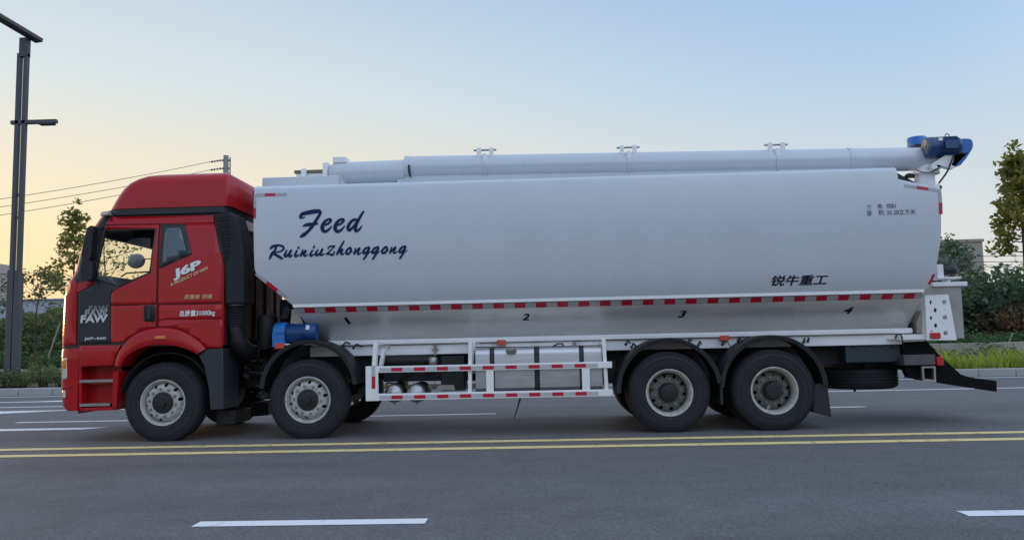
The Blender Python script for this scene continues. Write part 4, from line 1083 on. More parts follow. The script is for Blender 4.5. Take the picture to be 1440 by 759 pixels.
z0_, z1_ = fs[0][2], fs[-1][2]
ztgt = S(300, 243.8, .3).z
for (xf, xr_, z, yi) in fs:
    t = (z-z0_)/(z1_-z0_); fs2.append((xf, xr_, zb_+.006+(ztgt-zb_-.006)*t, yi))
fairing = roof_loft('roof_fairing', RED, fs2, 0, 0)
# ribs and vent of the cab rear wall
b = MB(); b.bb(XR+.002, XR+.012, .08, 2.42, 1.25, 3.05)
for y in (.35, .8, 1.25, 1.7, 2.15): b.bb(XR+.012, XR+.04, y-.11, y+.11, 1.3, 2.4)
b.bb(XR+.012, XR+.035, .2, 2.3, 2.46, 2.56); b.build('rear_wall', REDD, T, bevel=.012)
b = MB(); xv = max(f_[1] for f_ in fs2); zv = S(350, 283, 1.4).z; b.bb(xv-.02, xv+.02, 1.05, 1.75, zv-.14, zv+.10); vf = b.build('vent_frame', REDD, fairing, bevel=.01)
b = MB()
for k in range(5): b.bb(xv+.015, xv+.03, 1.2, 1.6, zv-.10+.035*k, zv-.085+.035*k)
b.build('vent_slat', BLACK, fairing)
b = MB(); b.bb(XR+.0, XR+.07, .7, 1.8, zb0-.16, zb0-.02); b.build('rear_reflection_bar', ALU, T, bevel=.01)  # pale bar added in place of light reflected on the rear wall
# bumper
b = MB(); rows = []
for pxl, py in ((92, 487.5), (88.5, 492), (87.5, 505), (87.8, 545), (88.5, 560), (90, 570), (95, 576)):
    p = S(pxl, py, .25); rr = .24
    L = [(p.x+rr*(1-math.cos(t)), .03+.30*(1-math.sin(t))) for t in (math.pi/2*k/8 for k in range(9))]; L = [(p.x-.02, YC)]+L+[(S(110, 530, .03).x, .03), (S(110, 530, .03).x, .3)]
    rows.append([b.bm.verts.new((x, y, p.z)) for x, y in L+[(x, 2*YC-y) for x, y in L[:0:-1]]])
n = len(rows[0])
for i in range(len(rows)-1):
    for k in range(n): b.bm.faces.new((rows[i][k], rows[i][(k+1) % n], rows[i+1][(k+1) % n], rows[i+1][k]))
b.bm.faces.new(rows[0]); b.bm.faces.new(rows[-1][::-1]); bumper = b.build('bumper', RED, T, ang=40)
def ybump(x, z):
    xf = S(88, 520, .25).x; rr = .24; t = max(0., min(1., (xf+rr-x)/rr)); return .03+(1-math.sqrt(max(0, 1-t*t)))*.30
for far in (0, 1):
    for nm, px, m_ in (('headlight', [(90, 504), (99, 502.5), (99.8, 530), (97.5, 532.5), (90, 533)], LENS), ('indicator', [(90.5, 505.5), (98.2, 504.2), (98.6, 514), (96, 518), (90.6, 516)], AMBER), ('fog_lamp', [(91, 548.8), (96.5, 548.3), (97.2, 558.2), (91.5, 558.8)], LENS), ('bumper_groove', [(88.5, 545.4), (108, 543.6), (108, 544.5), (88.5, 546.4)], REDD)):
        b = MB(); b.sheet([Q(px, .12)], lambda x, z: ybump(x, z)-(.008 if nm != 'indicator' else .014), .03)
        if far: b.mirror()
        b.build(nm, m_, bumper, solid=.012, fix=False)
# front face: grille
b = MB()
for k in range(7):
    z = 1.15+.12*k; b.bb(lerp(FX, z)-.045, lerp(FX, z)-.02, .45, 2.05, z, z+.05)
b.build('grille', TRIM, T, bevel=.008)
# cab lettering
yl = lambda x, z: ycab(x, z)-.012
fp = [o for o in T.children if o.name.startswith('front_panel')][0]
sp = [o for o in T.children if o.name.startswith('sleeper_panel')][0]
text('lettering', 'FAW', 124, 439.3, 29, 9.5, yl, S3, fp, rot=.6, bold=.035, shear=.08, off=.010)
text('lettering', 'FAW', 119, 445.5, 34, 10, yl, S2, fp, rot=.6, bold=.035, shear=.08, off=.0115)
text('lettering', 'FAW', 113, 454.2, 40, 11.2, yl, SLET, fp, rot=.6, bold=.045, shear=.08, off=.013)
text('lettering', 'J6P-460', 118.3, 479.0, 31.5, 5.0, yl, SLET, fp, rot=.3, bold=.03, off=.011)
text('lettering', 'J6P', 244.8, 394.8, 44, 15.5, yl, WLET, sp, rot=20.6, bold=.05, shear=.12, off=.015)
text('lettering', 'A PRODUCT OF FAW', 240.5, 402.5, 58, 4.6, yl, GLET, sp, rot=23.6, bold=.012, shear=.1, off=.015)
text('lettering', '质惠版 领通', 259, 420.6, 40, 6.2, yl, GLET, sp, rot=.2, bold=.0, shear=.15, off=.015)
text('lettering', '总质量31000kg', 252.3, 446.3, 51, 9.8, yl, WLET, sp, rot=.6, bold=.022, off=.015)

# ---- air intake column behind the cab
b = MB(); b.prism(Q([(299.5, 300.5), (322, 297.5), (331, 303), (338, 325), (343, 356), (343.5, 427), (316, 428), (314.8, 367)], .04), .04, .42)
inl = b.build('air_intake', mat('dark_intake_plastic', (.016, .018, .023), .55, var=.12, vscale=8, spec=.35), T, bevel=.025)
b = MB()
for k in range(7):
    y0 = 304+k*9.2; xl_, xr2 = 301+ (y0-301)*.21+1.2, 320.5+(y0-301)*.13-(0 if k < 4 else (k-3)*2.2)
    for j in range(3):
        yy = y0+j*2.5; b.prism(Q([(xl_+j*.5+.5, yy+1.2), (xr2, yy-.2), (xr2, yy+.9), (xl_+j*.5+.5, yy+2.3)], .04), .026, .05)
b.build('louvre', BLACK, inl)
b = MB(); p0, p1 = S(331, 428, .2), S(331, 457, .2); n = 9
pr = []
for k in range(n):
    t = k/(n-1); pr += [(.115, p0.z+(p1.z-p0.z)*(t*.98)), (.132, p0.z+(p1.z-p0.z)*(t*.98+.05))]
b.lathe(pr, (p0.x, .22, 0), 'Z', 24); b.build('bellows', RUBBER, inl)
b = MB(); b.lathe([(.134, p0.z+.01), (.136, p0.z-.02)], (p0.x, .22, 0), 'Z', 24); b.build('hose_clamp', STEEL, inl, solid=.004)
p2 = S(333, 490, .2); MB().tube([(p1.x, .22, p1.z), (p1.x+.01, .22, p1.z-.2), (p1.x+.04, .26, p2.z+.05), (p1.x+.10, .45, p2.z-.06), (p1.x+.12, .8, p2.z-.08)], .118, 18).build('intake_pipe', BLACK, inl)
# ---- engine and running gear between cab and second axle
b = MB(); b.bb(-.9, 1.15, .92, 1.6, .62, 1.35).bb(1.1, 2.1, 1.0, 1.5, .62, 1.05).build('engine', SOOT, T, bevel=.03)
c = S(376, 462, .55); b = MB(); b.lathe([(0, c.z+.20), (.10, c.z+.195), (.135, c.z+.17), (.14, c.z+.1), (.14, c.z-.26), (.12, c.z-.29), (0, c.z-.29)], (c.x, .55, 0), 'Z', 24); b.build('air_filter', BLACK, T)
b = MB()
for k in range(26):
    px, py = rnd.uniform(342, 392), rnd.uniform(492, 562); p = S(px, py, rnd.uniform(.35, .85)); s_ = rnd.uniform(.02, .06)
    b = MB()
    if k % 3: b.box(p, (s_*2, s_, s_*rnd.uniform(.5, 1.4)), Matrix.Rotation(rnd.uniform(-.5, .5), 3, 'Y'))
    else: b.cyl(p, p+Vector((rnd.uniform(-.1, .1), .05, rnd.uniform(-.1, .1))), s_*.6, seg=10)
    b.build('engine_bracket', SOOT, T)
for k in range(7):
    p = S(rnd.uniform(345, 385), rnd.uniform(478, 520), rnd.uniform(.35, .6)); q = p+Vector((rnd.uniform(-.15, .15), .15, rnd.uniform(-.45, -.2))); MB().tube(smooth([p, p.lerp(q, .5)+Vector((rnd.uniform(-.08, .08), -.05, 0)), q], 5), .012, 6).build('engine_hose', SOOT, T)
b = MB()
for px, py in ((398, 471), (388, 474), (404, 468), (392, 488), (370, 517), (378, 524), (395, 516), (381, 508)):
    p = S(px*1.0-27, py+(20 if py < 490 else 0), .40); MB().cyl(p, p+Vector((.04, .03, .01)), .014, seg=10).build('fitting', SOOT, T)
b = MB(); b.prism(Q([(400, 432), (408, 426), (414, 436), (408, 450), (396, 450)], .6), .5, 1.6); b.build('hydraulic_tank', BLACK, T, bevel=.02)
MB().prism(Q([(411, 435), (418, 434.5), (427, 455), (409, 455)], .42), .40, .46).build('motor_bracket', GALV, T)

MB().prism([(1.25, 1.05), (2.0, 1.05), (2.0, 1.50), (1.55, 1.9), (1.25, 1.9)], .95, 2.3).build('front_support', BLACK, T, bevel=.01)
# ---- blue motor over the second axle
def motor(parent, name, a, c, r, m, near=None, fins=True):
    a, c = Vector(a), Vector(c); d = (c-a); b = MB(); L = d.length
    prof_ = [(0, 0), (.62*r, 0), (.93*r, .02*L), (.97*r, .05*L), (.97*r, .24*L), (.90*r, .26*L), (.88*r, .29*L), (.88*r, .90*L), (.80*r, .95*L), (.55*r, L), (0, L)]
    b.lathe(prof_, (0, 0, 0), 'X', 32)
    if fins:
        for k in range(28):
            t = 2*math.pi*k/28; rot = Matrix.Rotation(t, 3, 'X'); p = rot @ Vector((0, 0, .90*r)); b.box((.59*L, p.y, p.z), (.58*L, .006, .11*r), rot)
    b.bb(.42*L, .80*L, -1.08*r, -.7*r, -.38*r, .38*r)
    q = d.to_track_quat('X', 'Z').to_matrix()
    for v in b.bm.verts: v.co = q @ v.co + a
    o = b.build(name, m, parent, ang=35); o.data.materials.append(m); return o
pa, pc = S(447, 466.5, .28), S(399, 468.5, .28)
mo = motor(T, 'motor', (pa.x, .28, pa.z), (pc.x, .28, pc.z), .125, BLUE)
b = MB(); c = S(395.5, 467, .28); hw_ = .085
b.lathe([(0, c.x-hw_), (.115, c.x-hw_), (.135, c.x-hw_+.03), (.135, c.x+hw_), (0, c.x+hw_)], (0, .28, c.z), 'X', 28)
b.bb(c.x-hw_, c.x+hw_, .15, .41, c.z-.20, c.z); b.build('belt_guard', BLUEB, mo, bevel=.01)
b = MB(); p = S(437, 458, .15); b.box((p.x-.045, .156, p.z-.02), (.05, .006, .06), Matrix.Rotation(R(10), 3, 'Y')); b.build('rating_plate', WHITEB, mo)
b = MB(); p, q = S(386.5, 482.6, .1), S(399.5, 490, .1); b.bb(p.x, q.x, .09, .11, q.z, p.z); b.build('reflector', ORANGER, T, bevel=.004)
b = MB(); p, q = S(398, 480.8, .2), S(446, 482.5, .2); b.bb(p.x-.06, q.x, .12, .5, q.z-.015, q.z+.003); b.build('motor_base', WHITEB, T, bevel=.004)

# ---- side guard
gy = .03
zr = [(S(690, 511.6, gy).z, S(690, 520.6, gy).z), (S(690, 550.3, gy).z, S(690, 560, gy).z)]
xa, xb = S(514, 530, gy).x, S(861.3, 530, gy).x
def guard(far):
    b = MB()
    for zt_, zb_2 in zr: b.bb(xa+.16, xb, gy, gy+.05, zb_2, zt_)
    b.bb(xa, xa+.165, gy-.002, gy+.055, zr[1][1]-.004, zr[0][0]+.004)
    for px0, px1 in ((683.5, 694), (818.5, 829.5)):
        b.bb(S(px0, 530, gy).x, S(px1, 530, gy).x, gy+.004, gy+.045, zr[1][0]-.01, zr[0][1]+.01)
    def post(px_t, py_t, px_b, py_b, w_, y0_=.10, y1_=.16):
        p, q = S(px_t, py_t, y0_), S(px_b, py_b, y0_); b.prism([(p.x-w_, p.z), (p.x+w_, p.z), (q.x+w_, q.z), (q.x-w_, q.z)], y0_-.04, y1_)
    post(529, 478, 526.5, 515, .028); post(540, 490, 535.5, 515, .024, .25, .32); post(661.5, 477, 661, 552, .024); post(667, 480, 664, 515, .016, .25, .32); post(848.5, 475.5, 853, 549, .024)
    for px in (541.5, 668):
        p, q = S(px-6, 479, .49), S(px+7, 491, .49); b.bb(p.x, q.x, .485, .499, q.z, p.z)
    for px in (530, 661, 849): p = S(px, 481, .1); b.bb(p.x-.025, p.x+.025, .14, .49, p.z-.04, p.z+.01)
    if far: b.mirror()
    g = b.build('side_guard', WHITEB, T, bevel=.006)
    if far: return
    per = (S(816, 513, gy).x-S(558, 516, gy).x)/8.0; w2 = .148; xs0 = S(558, 516, gy).x-w2/2
    def pc(nm, m_, *q): MB().bb(*q).build(nm, m_, g)
    for zt_, zb_2 in zr:
        zc_ = (zt_+zb_2)/2-.004; h2 = .024
        for k in range(9):
            pc('red_tape', RREF, xs0+per*k, xs0+per*k+w2, gy-.0035, gy-.0005, zc_-h2, zc_+h2)
            xq = xs0+per*k+w2+.002
            pc('silver_tape', WREF, xq, xq+per-w2-.004, gy-.0032, gy-.0004, zc_-h2, zc_+h2)
        pc('silver_tape', WREF, xs0-.16, xs0-.002, gy-.0032, gy-.0004, zc_-h2, zc_+h2)
    p = S(525.3, 537, gy); pc('red_tape', RREF, p.x-.024, p.x+.024, gy-.0055, gy-.0025, p.z-.085, p.z+.075); pc('silver_tape', WREF, p.x-.024, p.x+.024, gy-.0055, gy-.0025, p.z+.078, p.z+.22)
    for px, py in ((537, 481.5), (546, 481), (540, 490), (547, 488), (664, 480), (670, 479), (667, 488)):
        p = S(px, py, .48); MB().cyl((p.x, .486, p.z), (p.x, .474, p.z), .012, seg=8).build('bolt', STEEL, g)
both(guard)
# hanging strap, clamps
b = MB(); b.tube(smooth([S(731.5, 560, .12), S(728, 572, .12), S(723, 588, .12)], 4), [.014]*8+[.006], 6) if False else b.tube([S(731.5, 560, .12), S(728, 572, .12), S(723, 588, .12)], [.016, .011, .006], 6)
b.build('hanging_strap', BLACK, T)
b = MB()
for px, py in ((612, 488), (808, 485)):
    p = S(px, py, .48); b.cyl((p.x, .475, p.z-.05), (p.x, .475, p.z+.05), .022, seg=10).cyl((p.x, .475, p.z+.04), (p.x, .475, p.z+.075), .012, seg=8).bb(p.x-.05, p.x+.05, .46, .5, p.z-.035, p.z-.02)
p = S(612, 492, .47); b.cyl((p.x, .47, p.z-.22), (p.x, .47, p.z), .012, seg=8)
b.build('u_bolt', STEEL, T)
# orange side reflectors
b = MB()
for px, py in ((705, 481.5), (1019, 475)):
    p = S(px, py, .42); b = MB(); b.bb(p.x-.06, p.x+.06, .418, .498, p.z-.035, p.z+.035); rf = b.build('reflector', ORANGER, T, bevel=.005)
    b = MB(); b.tube(smooth([p+Vector((.03, .02, -.03)), p+Vector((.06, .01, -.09)), p+Vector((.10, .05, -.14))], 4), .006, 6); b.build('cable', BLACK, rf)
# ---- fuel tank
p, q = S(668, 489.5, .14), S(848, 548, .14); fx0, fx1, fz0, fz1 = p.x, q.x, q.z, p.z
b = MB(); rr = .09; pr = []
for cx, cz, a0 in ((.12+rr, fz0+rr, 180), (.72-rr, fz0+rr, 270), (.72-rr, fz1-rr, 0), (.12+rr, fz1-rr, 90)):
    pr += [(cx+rr*math.cos(R(a0+a)), cz+rr*math.sin(R(a0+a))) for a in range(0, 91, 15)]
A = [b.bm.verts.new((fx0, y, z)) for y, z in pr]; B = [b.bm.verts.new((fx1, y, z)) for y, z in pr]; n = len(pr)
for k in range(n): b.bm.faces.new((A[k], A[(k+1) % n], B[(k+1) % n], B[k]))
b.bm.faces.new(A[::-1]); b.bm.faces.new(B); ft = b.build('fuel_tank', ALU, T, bevel=.01)
for px, wd in ((692, .062), (755, .070), (818, .062)):
    x = S(px, 510, .12).x; b = MB(); o2 = .007
    pr2 = [((y-.42)*1.02+.42, (z-(fz0+fz1)/2)*1.02+(fz0+fz1)/2) for y, z in pr]
    A = [b.bm.verts.new((x-wd/2, y, z)) for y, z in pr2]; B = [b.bm.verts.new((x+wd/2, y, z)) for y, z in pr2]
    for k in range(n): b.bm.faces.new((A[k], A[(k+1) % n], B[(k+1) % n], B[k]))
    b.build('strap', TRIM, ft, solid=.006)
p = S(719, 493.5, .13); MB().lathe([(0, p.z+.035), (.06, p.z+.033), (.074, p.z+.018), (.074, p.z-.012), (.055, p.z-.04), (.0, p.z-.05)], (p.x, .13, 0), 'Z', 20).build('filler_cap', STEEL, ft)
b = MB(); b.tube(smooth([S(776, 488, .2), S(783, 484, .22), S(790, 483, .22), S(792, 488, .2), S(784, 488, .2)], 4), .012, 6).build('cable', BLACK, ft)
MB().tube([S(666, 490.5, .3), S(668, 488, .3), S(720, 488, .3), S(843, 485.5, .3), S(846, 489, .3)], .009, 6).build('fuel_line', BLACK, ft)
# air tanks with polished ends, silencer box above
for px, py in ((553, 553), (584.5, 552.5)):
    c = S(px, py, .36); r_ = .128
    b = MB(); b.lathe([(0, .33), (.045, .335), (.085, .35), (.112, .372), (.126, .40), (.128, .43), (.128, 1.0), (.10, 1.06), (0, 1.08)], (c.x, 0, c.z), 'Y', 28); at_ = b.build('air_tank', CHROME, T)
    MB().lathe([(.131, .43), (.131, .95)], (c.x, 0, c.z), 'Y', 28).build('tank_body', BLACK, at_, solid=.002)
    MB().cyl((c.x, .45, c.z-.12), (c.x, .45, c.z-.16), .012, seg=8).build('drain_valve', STEEL, at_)
b = MB(); p, q = S(536, 507.5, .5), S(614, 506.5, .5); b.cyl((p.x, .5, p.z), (q.x, .5, p.z), .075, seg=20); o = b.build('reservoir', SOOT, T)
c = S(609, 507, .36); MB().lathe([(0, c.z+.05), (.05, c.z+.05), (.065, c.z+.03), (.065, c.z-.06), (.05, c.z-.09), (0, c.z-.09)], (c.x, .36, 0), 'Z', 18).build('filter_bowl', STEEL, T)
b = MB(); b.bb(S(622, 540, .6).x, S(655, 540, .6).x, .45, .8, S(640, 548, .6).z, S(640, 500, .6).z).bb(S(540, 540, .7).x, S(622, 540, .7).x, .66, .8, S(640, 535, .6).z, S(640, 495, .6).z).build('battery_box', BLACK, T, bevel=.01)
MB().prism(Q([(612, 548), (618, 541), (638, 541), (640, 548)], .4), .4, .6).build('valve_block', GALV, T)
b = MB()
for px, py in ((541, 545), (546, 538), (556, 535), (592, 530), (575, 527)):
    p = S(px, py, .40); MB().tube(smooth([p, p+Vector((.02, .08, .06)), p+Vector((.12, .2, .05)), p+Vector((.2, .3, .1))], 4), .010, 6).build('air_hose', RUBBER, T)
p = S(541, 543, .38); MB().cyl(p, p+Vector((.06, 0, .01)), .018, seg=8).build('brass_fitting', mat('brass', (.5, .36, .12), .35, metal=.9), T)
# prop shaft
MB().cyl((2.2, 1.25, .78), (6.5, 1.25, .62), .055, seg=14).cyl((6.7, 1.25, .6), (8.0, 1.25, .6), .05, seg=14).build('prop_shaft', SOOT, T)

# ---- rear end
p, q = S(1188, 480.5, .55), S(1268, 508.5, .55); b = MB(); b.bb(p.x, q.x, .55, 1.0, q.z, p.z); tb = b.build('tool_box', mat('slate_box_paint', (.028, .040, .050), .5, var=.15, vscale=6), T, bevel=.012)
b = MB()
for px in (1199, 1254): c = S(px, 485, .55); b.prism([(c.x-.02, c.z+.03), (c.x+.02, c.z+.03), (c.x, c.z-.05)], .535, .549)
b.build('latch', BLACK, tb)
MB().bb(S(1180, 500, .9).x, S(1272, 500, .9).x, .9, 1.6, S(1220, 520, .9).z, S(1220, 482, .9).z).build('spare_frame', BLACK, T)
c = S(1225, 527, .72); rs = .53
pr = [(.28, -.05), (.33, -.13), (.40, -.148), (.46, -.145), (.50, -.128), (.520, -.108)]
for k in range(4):
    zc = -.108+.216*(k+1)/5; pr += [(.530, zc-.010), (.513, zc-.008), (.513, zc+.008), (.530, zc+.010)]
pr += [(.520, .108), (.50, .128), (.46, .145), (.40, .148), (.33, .13), (.28, .05)]
b = MB(); b.lathe(pr, (0, 0, 0), 'Z', 64, close=True)
for v in b.bm.verts: v.co += Vector((c.x, 1.2, S(1218, 530, 1.2).z))
spw = b.build('spare_wheel', RUBBER, T)
zs_ = S(1218, 530, 1.2).z
b = MB(); b.lathe([(.10, 0), (.27, 0), (.29, -.06), (.30, -.11), (.27, -.09), (.25, .05)], (c.x, 1.2, zs_), 'Z', 40).build('rim', RIMD, spw, solid=.004)
MB().bb(c.x-.05, c.x+.05, .8, 1.7, zs_+.12, zs_+.28).cyl((c.x-.05, 1.2, zs_-.2), (c.x-.05, 1.2, zs_+.3), .02, seg=8).build('spare_carrier', BLACK, T)
# rear black mud sheet, tail beam, tail lamp, square bracket
b = MB(); out = Q([(1270, 481), (1303, 479.2), (1322, 500), (1351, 526), (1364, 530.2), (1401.5, 535.2), (1401.8, 550.5), (1352, 543), (1314, 537), (1296, 534.5), (1278, 530.5), (1271, 516)], .5)
b.prism(out, .5, .62)
b2 = Q([(1303, 479.2), (1322, 500), (1351, 526), (1364, 530.2), (1401.5, 535.2), (1401.5, 537), (1362, 532), (1349, 528), (1320, 502), (1300, 481)], .5); b.prism(b2, .62, 2.0)
b.build('rear_mud_sheet', mat('black_rubber_sheet', (.008, .008, .009), .85, var=.3, vscale=6, spec=.15), T)
p, q = S(1270, 499, .42), S(1315, 512.5, .42); b = MB(); b.bb(p.x, q.x, .40, 2.1, q.z, p.z); tbm = b.build('tail_beam', mat('dusty_beam', (.10, .095, .10), .6, var=.3, vscale=8), T, bevel=.006)
p, q = S(1315.5, 501.5, .42), S(1326, 513.5, .42); MB().bb(p.x, q.x, .38, .7, q.z, p.z).build('tail_lamp', REDLENS, tbm, bevel=.006)
b = MB(); o_, i_ = Q([(1294.5, 515), (1313.5, 514.5), (1314.5, 537), (1296, 535)], .42), Q([(1297, 517.2), (1311, 516.8), (1312, 533.5), (1298, 532)], .42)
b.holed([o_, i_], .38, .42); b.build('tail_bracket', GALV, tbm)
# white perforated bracket, arm and reflector
b = MB(); ol = Q([(1301, 416), (1303, 415), (1332, 413.8), (1334, 415), (1345.5, 478), (1303.5, 478.2)], .30); hs = []
for px, py, rx in ((1309, 425, 1.7), (1328, 424.5, 3.1), (1315.3, 436, 2.4), (1309.5, 447, 1.8), (1329, 446, 3.1), (1316, 457.5, 2.4), (1330, 468, 3.1), (1310.5, 465.3, 1.2), (1329, 435.5, .9)):
    hs.append(Q([(px+rx*math.cos(t), py+(3.2 if rx > 1.3 else rx)*math.sin(t)) for t in (2*math.pi*k/16 for k in range(16))], .30))
b.holed([ol]+hs, .30, .322); lb = b.build('ladder_bracket', WHITEB, T)
MB().prism([(ol[0][0]+.0, ol[0][1]-.01), (ol[0][0]+.045, ol[0][1]-.01), (ol[-1][0]+.045, ol[-1][1]+.01), (ol[-1][0], ol[-1][1]+.01)], .325, .60).build('bracket_flange', WHITEB, lb)
MB().bb(ol[0][0]+.05, ol[0][0]+.32, .5, .52, S(1320, 476, .5).z, S(1320, 418, .5).z).build('hole_shade_plate', TRIM, lb)  # dark plate added so the bracket holes read as shaded
b = MB(); p, q = S(1264, 470.5, .36), S(1303, 477.2, .36); b.bb(p.x, q.x, .36, .52, q.z, p.z); b.bb(p.x-.1, p.x+.02, .44, .52, q.z+.01, q.z+.03); b.build('bracket_arm', WHITEB, T, bevel=.006)
p, q = S(1308, 467.5, .28), S(1323, 475.6, .28); MB().bb(p.x, q.x, .272, .297, q.z, p.z).build('reflector', REDLENS, lb, bevel=.008)
b = MB(); b.tube(smooth([S(1259, 476, .35), S(1262, 470, .33), S(1268, 473, .33), S(1270, 490, .5)], 5), .010, 6); b.build('cable', BLACK, T)
# galvanised discharge hopper behind the tank
b = MB(); p, q = S(1322, 402, .75), S(1357, 476, .75); b.bb(p.x-.25, q.x, .75, 1.75, q.z, p.z); hop = b.build('discharge_box', GALV, T, bevel=.01)
p, q = S(1311, 397, .72), S(1360, 402, .72); MB().bb(p.x, q.x+.005, .71, 1.79, q.z, p.z).build('box_lid', WHITEB, hop, bevel=.008)
b = MB(); c0 = S(1327, 380, .8); c1 = S(1345, 380, .8)
b.cyl((c0.x+.02, .85, c0.z), (c1.x-.02, .85, c0.z), .065, seg=18).ball((c1.x-.02, .85, c0.z), .055, (.6, 1, 1)); vm = b.build('vibrator_motor', BLACK, T)
b = MB(); b.bb(c0.x-.12, c1.x+.02, .72, .98, c0.z-.125, c0.z-.10).bb(c0.x-.11, c0.x-.02, .76, .94, c0.z-.1, c0.z+.08).bb(c0.x+.02, c0.x+.08, .78, .92, c0.z-.24, c0.z-.12); b.build('motor_stand', WHITEB, vm, bevel=.006)
# lower rear corner of the tank: sloped end frame
b = MB(); b.prism(Q([(1288, 452), (1299, 425), (1301.5, 425), (1301.5, 468), (1288, 468)], .45), .42, 2.08); b.build('end_frame', GALV, T)
c = S(1286.5, 461, .42); MB().lathe([(0, .0), (.06, .0), (.075, .05), (.075, .1)], (0, 0, 0), 'X', 16).cyl((0, 0, 0), (.1, 0, 0), .05).build('bearing', SOOT, T, loc=None) if False else MB().cyl((c.x, .6, c.z), (c.x+.05, .6, c.z), .085, seg=16).build('bearing', SOOT, T)

# ---- discharge auger pipe along the roof
ya = .92; pa, pb = S(572, 236.5, ya), S(1312, 223.5, ya)
ra = .172
def pipe_c(px): t = (S(px, 230, ya).x-pa.x)/(pb.x-pa.x); return Vector((S(px, 230, ya).x, ya, pa.z+(pb.z-pa.z)*t))
pipe = MB().cyl((pa.x, ya, pa.z), (pb.x, ya, pb.z), ra, ra*.97, seg=40).build('auger_pipe', WHITE, T)
b = MB(); b.cyl(pipe_c(571)-Vector((.01, 0, 0)), pipe_c(577), ra+.006, seg=40); b.build('pipe_flange', WHITE, pipe)
b = MB(); b.tube(smooth([S(575, 232, .74), S(575.5, 242, .745), S(577.5, 249, .76)], 4), .016, 6); b.build('cable', BLACK, pipe)
for px in (683, 883, 1090):
    c = pipe_c(px); b = MB()
    for dx in (-.09, .09): b.bb(c.x+dx-.032, c.x+dx+.032, ya-.12, ya-.04, c.z+ra-.06, c.z+ra+.085)
    b.bb(c.x-.03, c.x+.03, ya-.175, ya-.10, c.z-.02, c.z+ra-.01)
    cl = b.build('clamp', WHITEB, pipe, bevel=.008)
    MB().cyl((c.x-.165, ya-.08, c.z+ra+.055), (c.x+.165, ya-.08, c.z+ra+.055), .014, seg=8).build('clamp_bolt', STEEL, pipe)
    b = MB()
    for k in range(9):
        t0, t1 = R(150-k*10), R(140-k*10)
    b.lathe([(ra+.002, c.x-.022), (ra+.012, c.x-.018), (ra+.012, c.x+.018), (ra+.002, c.x+.022)], (0, ya, c.z), 'X', 40); b.build('pipe_band', WHITE, pipe)
c = pipe_c(1194); MB().lathe([(ra, c.x-.03), (ra+.006, c.x-.025), (ra+.006, c.x+.025), (ra, c.x+.03)], (0, ya, c.z), 'X', 40).build('pipe_band', WHITE, pipe)
p, q = pipe_c(560), pipe_c(1236); MB().prism([(p.x, 3.40), (q.x, 3.40), (q.x, q.z-.12), (p.x, p.z-.12)], ya-.10, ya+.10).build('pipe_cradle', WHITE, pipe)
# front turret of the pipe
pt = S(476, 241, ya); zc = S(520, 243.5, ya).z; rt_ = .170
tur = MB().cyl((pt.x, ya, zc), (pipe_c(570).x, ya, zc+.01), rt_, seg=40).ball((pt.x, ya, zc), rt_, (1, 1, 1), 3).build('pipe_turret', WHITE, T)
p, q = S(459.5, 225.5, ya), S(480, 256, ya); MB().lathe([(rt_+.02, 0), (rt_+.02, .05), (rt_-.02, .06)], (S(466, 240, ya).x, ya, zc-.33), 'Z', 36).cyl((pt.x, ya, zc-.35), (pt.x, ya, zc), rt_*.96, seg=36).build('turret_neck', WHITE, tur)
MB().bb(S(457.5, 230, ya).x, S(464, 230, ya).x, ya-.16, ya+.16, zc-.06, zc+.14).bb(S(459, 230, ya).x, S(463, 230, ya).x, ya-.1, ya+.1, zc+.14, zc+.165).build('turret_plate', WHITEB, tur, bevel=.01)
MB().bb(S(470.5, 224, ya).x, S(490, 224, ya).x, ya-.12, ya+.12, zc+rt_-.03, S(480, 223, ya).z).build('turret_cover', WHITEB, tur, bevel=.012)
# front roof deck
yd = .62; p, q = S(368.5, 249.5, yd), S(461, 247.5, yd); MB().bb(p.x, q.x+.15, yd, 1.9, 3.41, S(415, 248.4, yd).z).build('roof_deck', WHITE, T, bevel=.012)
p, q = S(413.5, 239.5, .9), S(457, 243.5, .9); b = MB(); b.bb(p.x, q.x, .9, 1.5, q.z+.012, p.z); pk = b.build('hatch_lid', mat('weathered_board', (.20, .16, .12), .7, var=.2), T, bevel=.004)
b = MB(); p = S(427, 240, .86); b.bb(p.x-.035, p.x+.035, .84, .9, p.z-.09, p.z+.02).cyl((p.x-.03, .87, p.z+.02), (p.x+.03, .87, p.z+.03), .012, seg=8).bb(S(416, 246, .9).x, S(456, 246, .9).x, .92, 1.48, q.z-.06, q.z+.01); b.build('hatch_rim', WHITEB, pk, bevel=.004)
# rear head: neck, motor, guard
b = MB(); c = S(1300, 250, ya); zd = S(1300, 264, ya).z-.25; b.cyl((c.x, ya, zd), (c.x, ya, S(1300, 236, ya).z+.05), .135, seg=32); neck = b.build('outlet_neck', WHITEB, T)
b = MB(); c2 = S(1311, 226, ya); b.ball((pb.x-.02, ya, pb.z-.01), ra, (1.0, 1, 1.06), 3); b.build('end_elbow', WHITE, neck)
b = MB(); b.lathe([(.15, 0), (.20, .0), (.20, .03), (.15, .03)], (c.x, ya, S(1300, 240, ya).z-.06), 'Z', 32, close=True); b.build('neck_flange', WHITEB, neck)
b = MB(); b.prism(Q([(1306, 233), (1309, 231), (1331, 216.5), (1358.5, 215.2), (1357.5, 217.5), (1336.5, 239), (1328, 237.5), (1322, 235), (1310, 240)], .72), .66, .74); b.bb(S(1331, 216, .7).x, S(1358, 216, .7).x, .66, 1.1, S(1345, 217.8, .7).z, S(1345, 216.2, .7).z); b.build('motor_mount', WHITEB, neck, bevel=.004)
pa_, pc_ = S(1303, 207, .66), S(1350, 204.6, .66)
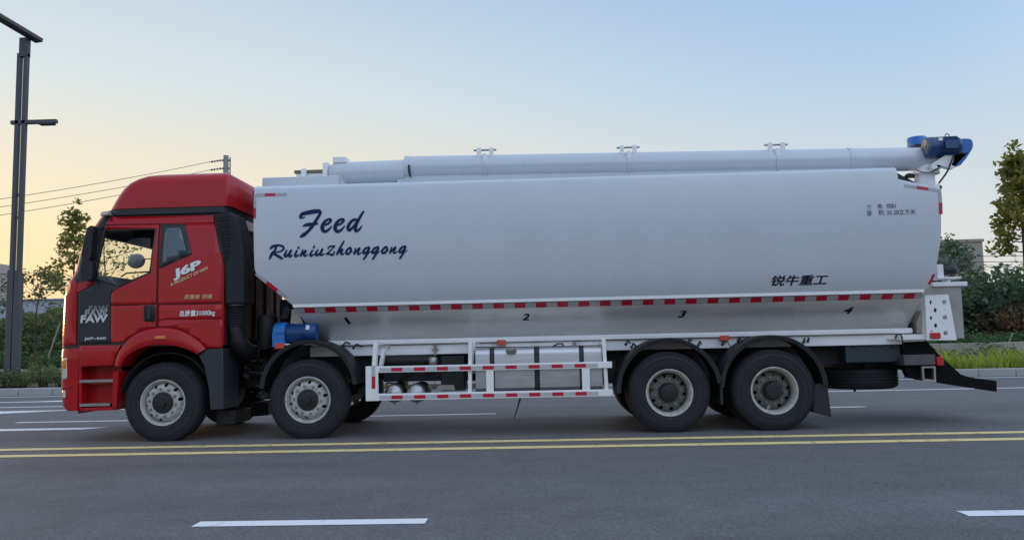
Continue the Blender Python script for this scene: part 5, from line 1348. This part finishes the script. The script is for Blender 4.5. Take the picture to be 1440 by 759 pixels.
m2 = motor(T, 'top_motor', (pa_.x, .70, pa_.z), (pc_.x+.02, .70, pc_.z), .150, BLUED)
b = MB(); fc = Vector((pa_.x-.004, .70, pa_.z))
for k in range(4): b.lathe([(.028+.024*k, -.004), (.036+.024*k, -.004)], (fc.x, fc.y, fc.z), 'X', 24)
for k in range(6):
    a = math.pi*k/6; b.cyl((fc.x-.004, fc.y+.11*math.cos(a), fc.z+.11*math.sin(a)), (fc.x-.004, fc.y-.11*math.cos(a), fc.z-.11*math.sin(a)), .004, seg=5)
b.build('fan_grille', STEEL, m2)
c = S(1332, 191, .70); MB().lathe([(.028, -.008), (.036, 0), (.028, .008), (.020, 0)], (c.x, .70, c.z+.0), 'Y', 18, close=True).cyl((c.x, .70, c.z-.05), (c.x, .70, c.z-.025), .010, seg=8).build('lifting_eye', STEEL, m2)
b = MB(); p = S(1323, 195.5, .56); b.box((p.x, .567, p.z), (.06, .006, .045), Matrix.Rotation(R(0), 3, 'Y')); b.build('rating_plate', WHITEB, m2)
b = MB(); b.prism(sm2(Q([(1347, 196.5), (1354, 196), (1362, 196.5), (1365.4, 200), (1366, 206), (1363.5, 213), (1349, 233), (1336.5, 233.5), (1338, 228)], .7), 2), .66, .84); b.build('chain_guard', BLUEB, m2, bevel=.02)
b = MB(); c = S(1289.5, 199.5, 1.15); zt_, zb3 = S(1289.5, 193.8, 1.15).z, S(1289.5, 207, 1.15).z
b.lathe([(0, zt_), (.125, zt_), (.132, zt_-.01), (.132, zb3), (0, zb3)], (c.x, 1.15, 0), 'Z', 28); gb = b.build('gear_housing', BLUEB, T)
MB().bb(c.x-.10, c.x+.10, 1.0, 1.1, zb3-.06, zb3+.01).build('housing_foot', BLACK, gb)
b = MB(); b.tube(smooth([S(1342, 217, .62), S(1336, 232, .60), S(1331, 243, .62), S(1320, 258, .7)], 5), .012, 6).tube(smooth([S(1288, 239, .68), S(1300, 242.5, .66), S(1312, 241, .68), S(1319, 236, .72)], 5), .007, 6); b.build('cable', BLACK, neck)
b = MB(); p = S(1316, 262, .5); b.bb(p.x-.04, p.x+.03, .45, .62, p.z-.08, p.z+.03).cyl((p.x-.03, .47, p.z-.02), (p.x-.03, .44, p.z-.02), .018, seg=10); jb = b.build('junction_box', WHITEB, T, bevel=.006)
p = S(1321, 263.5, .5); MB().ball(p, .035, sub=2).build('work_lamp', BLACK, jb)
b = MB(); b.prism(Q([(1237, 239), (1250, 239), (1286, 257.5), (1270, 259)], .9), .86, 1.0); b.build('support_brace', TRIM, T)
c = S(1277, 247, .85); MB().cyl((c.x, .82, c.z), (c.x, .9, c.z), .03, seg=12).bb(c.x-.01, c.x+.1, .86, .9, c.z-.03, c.z+.03).build('brace_pin', BLACK, T)
# rear axle suspension bits visible through the wheels
b = MB()
b.bb(WX[2]-.12, WX[3]+.12, .75, 1.75, .40, .64)
b.build('suspension', SOOT, T, bevel=.02)
MB().bb(5.2, 6.1, .7, 1.7, .62, .95).build('battery_tray', SOOT, T, bevel=.02)
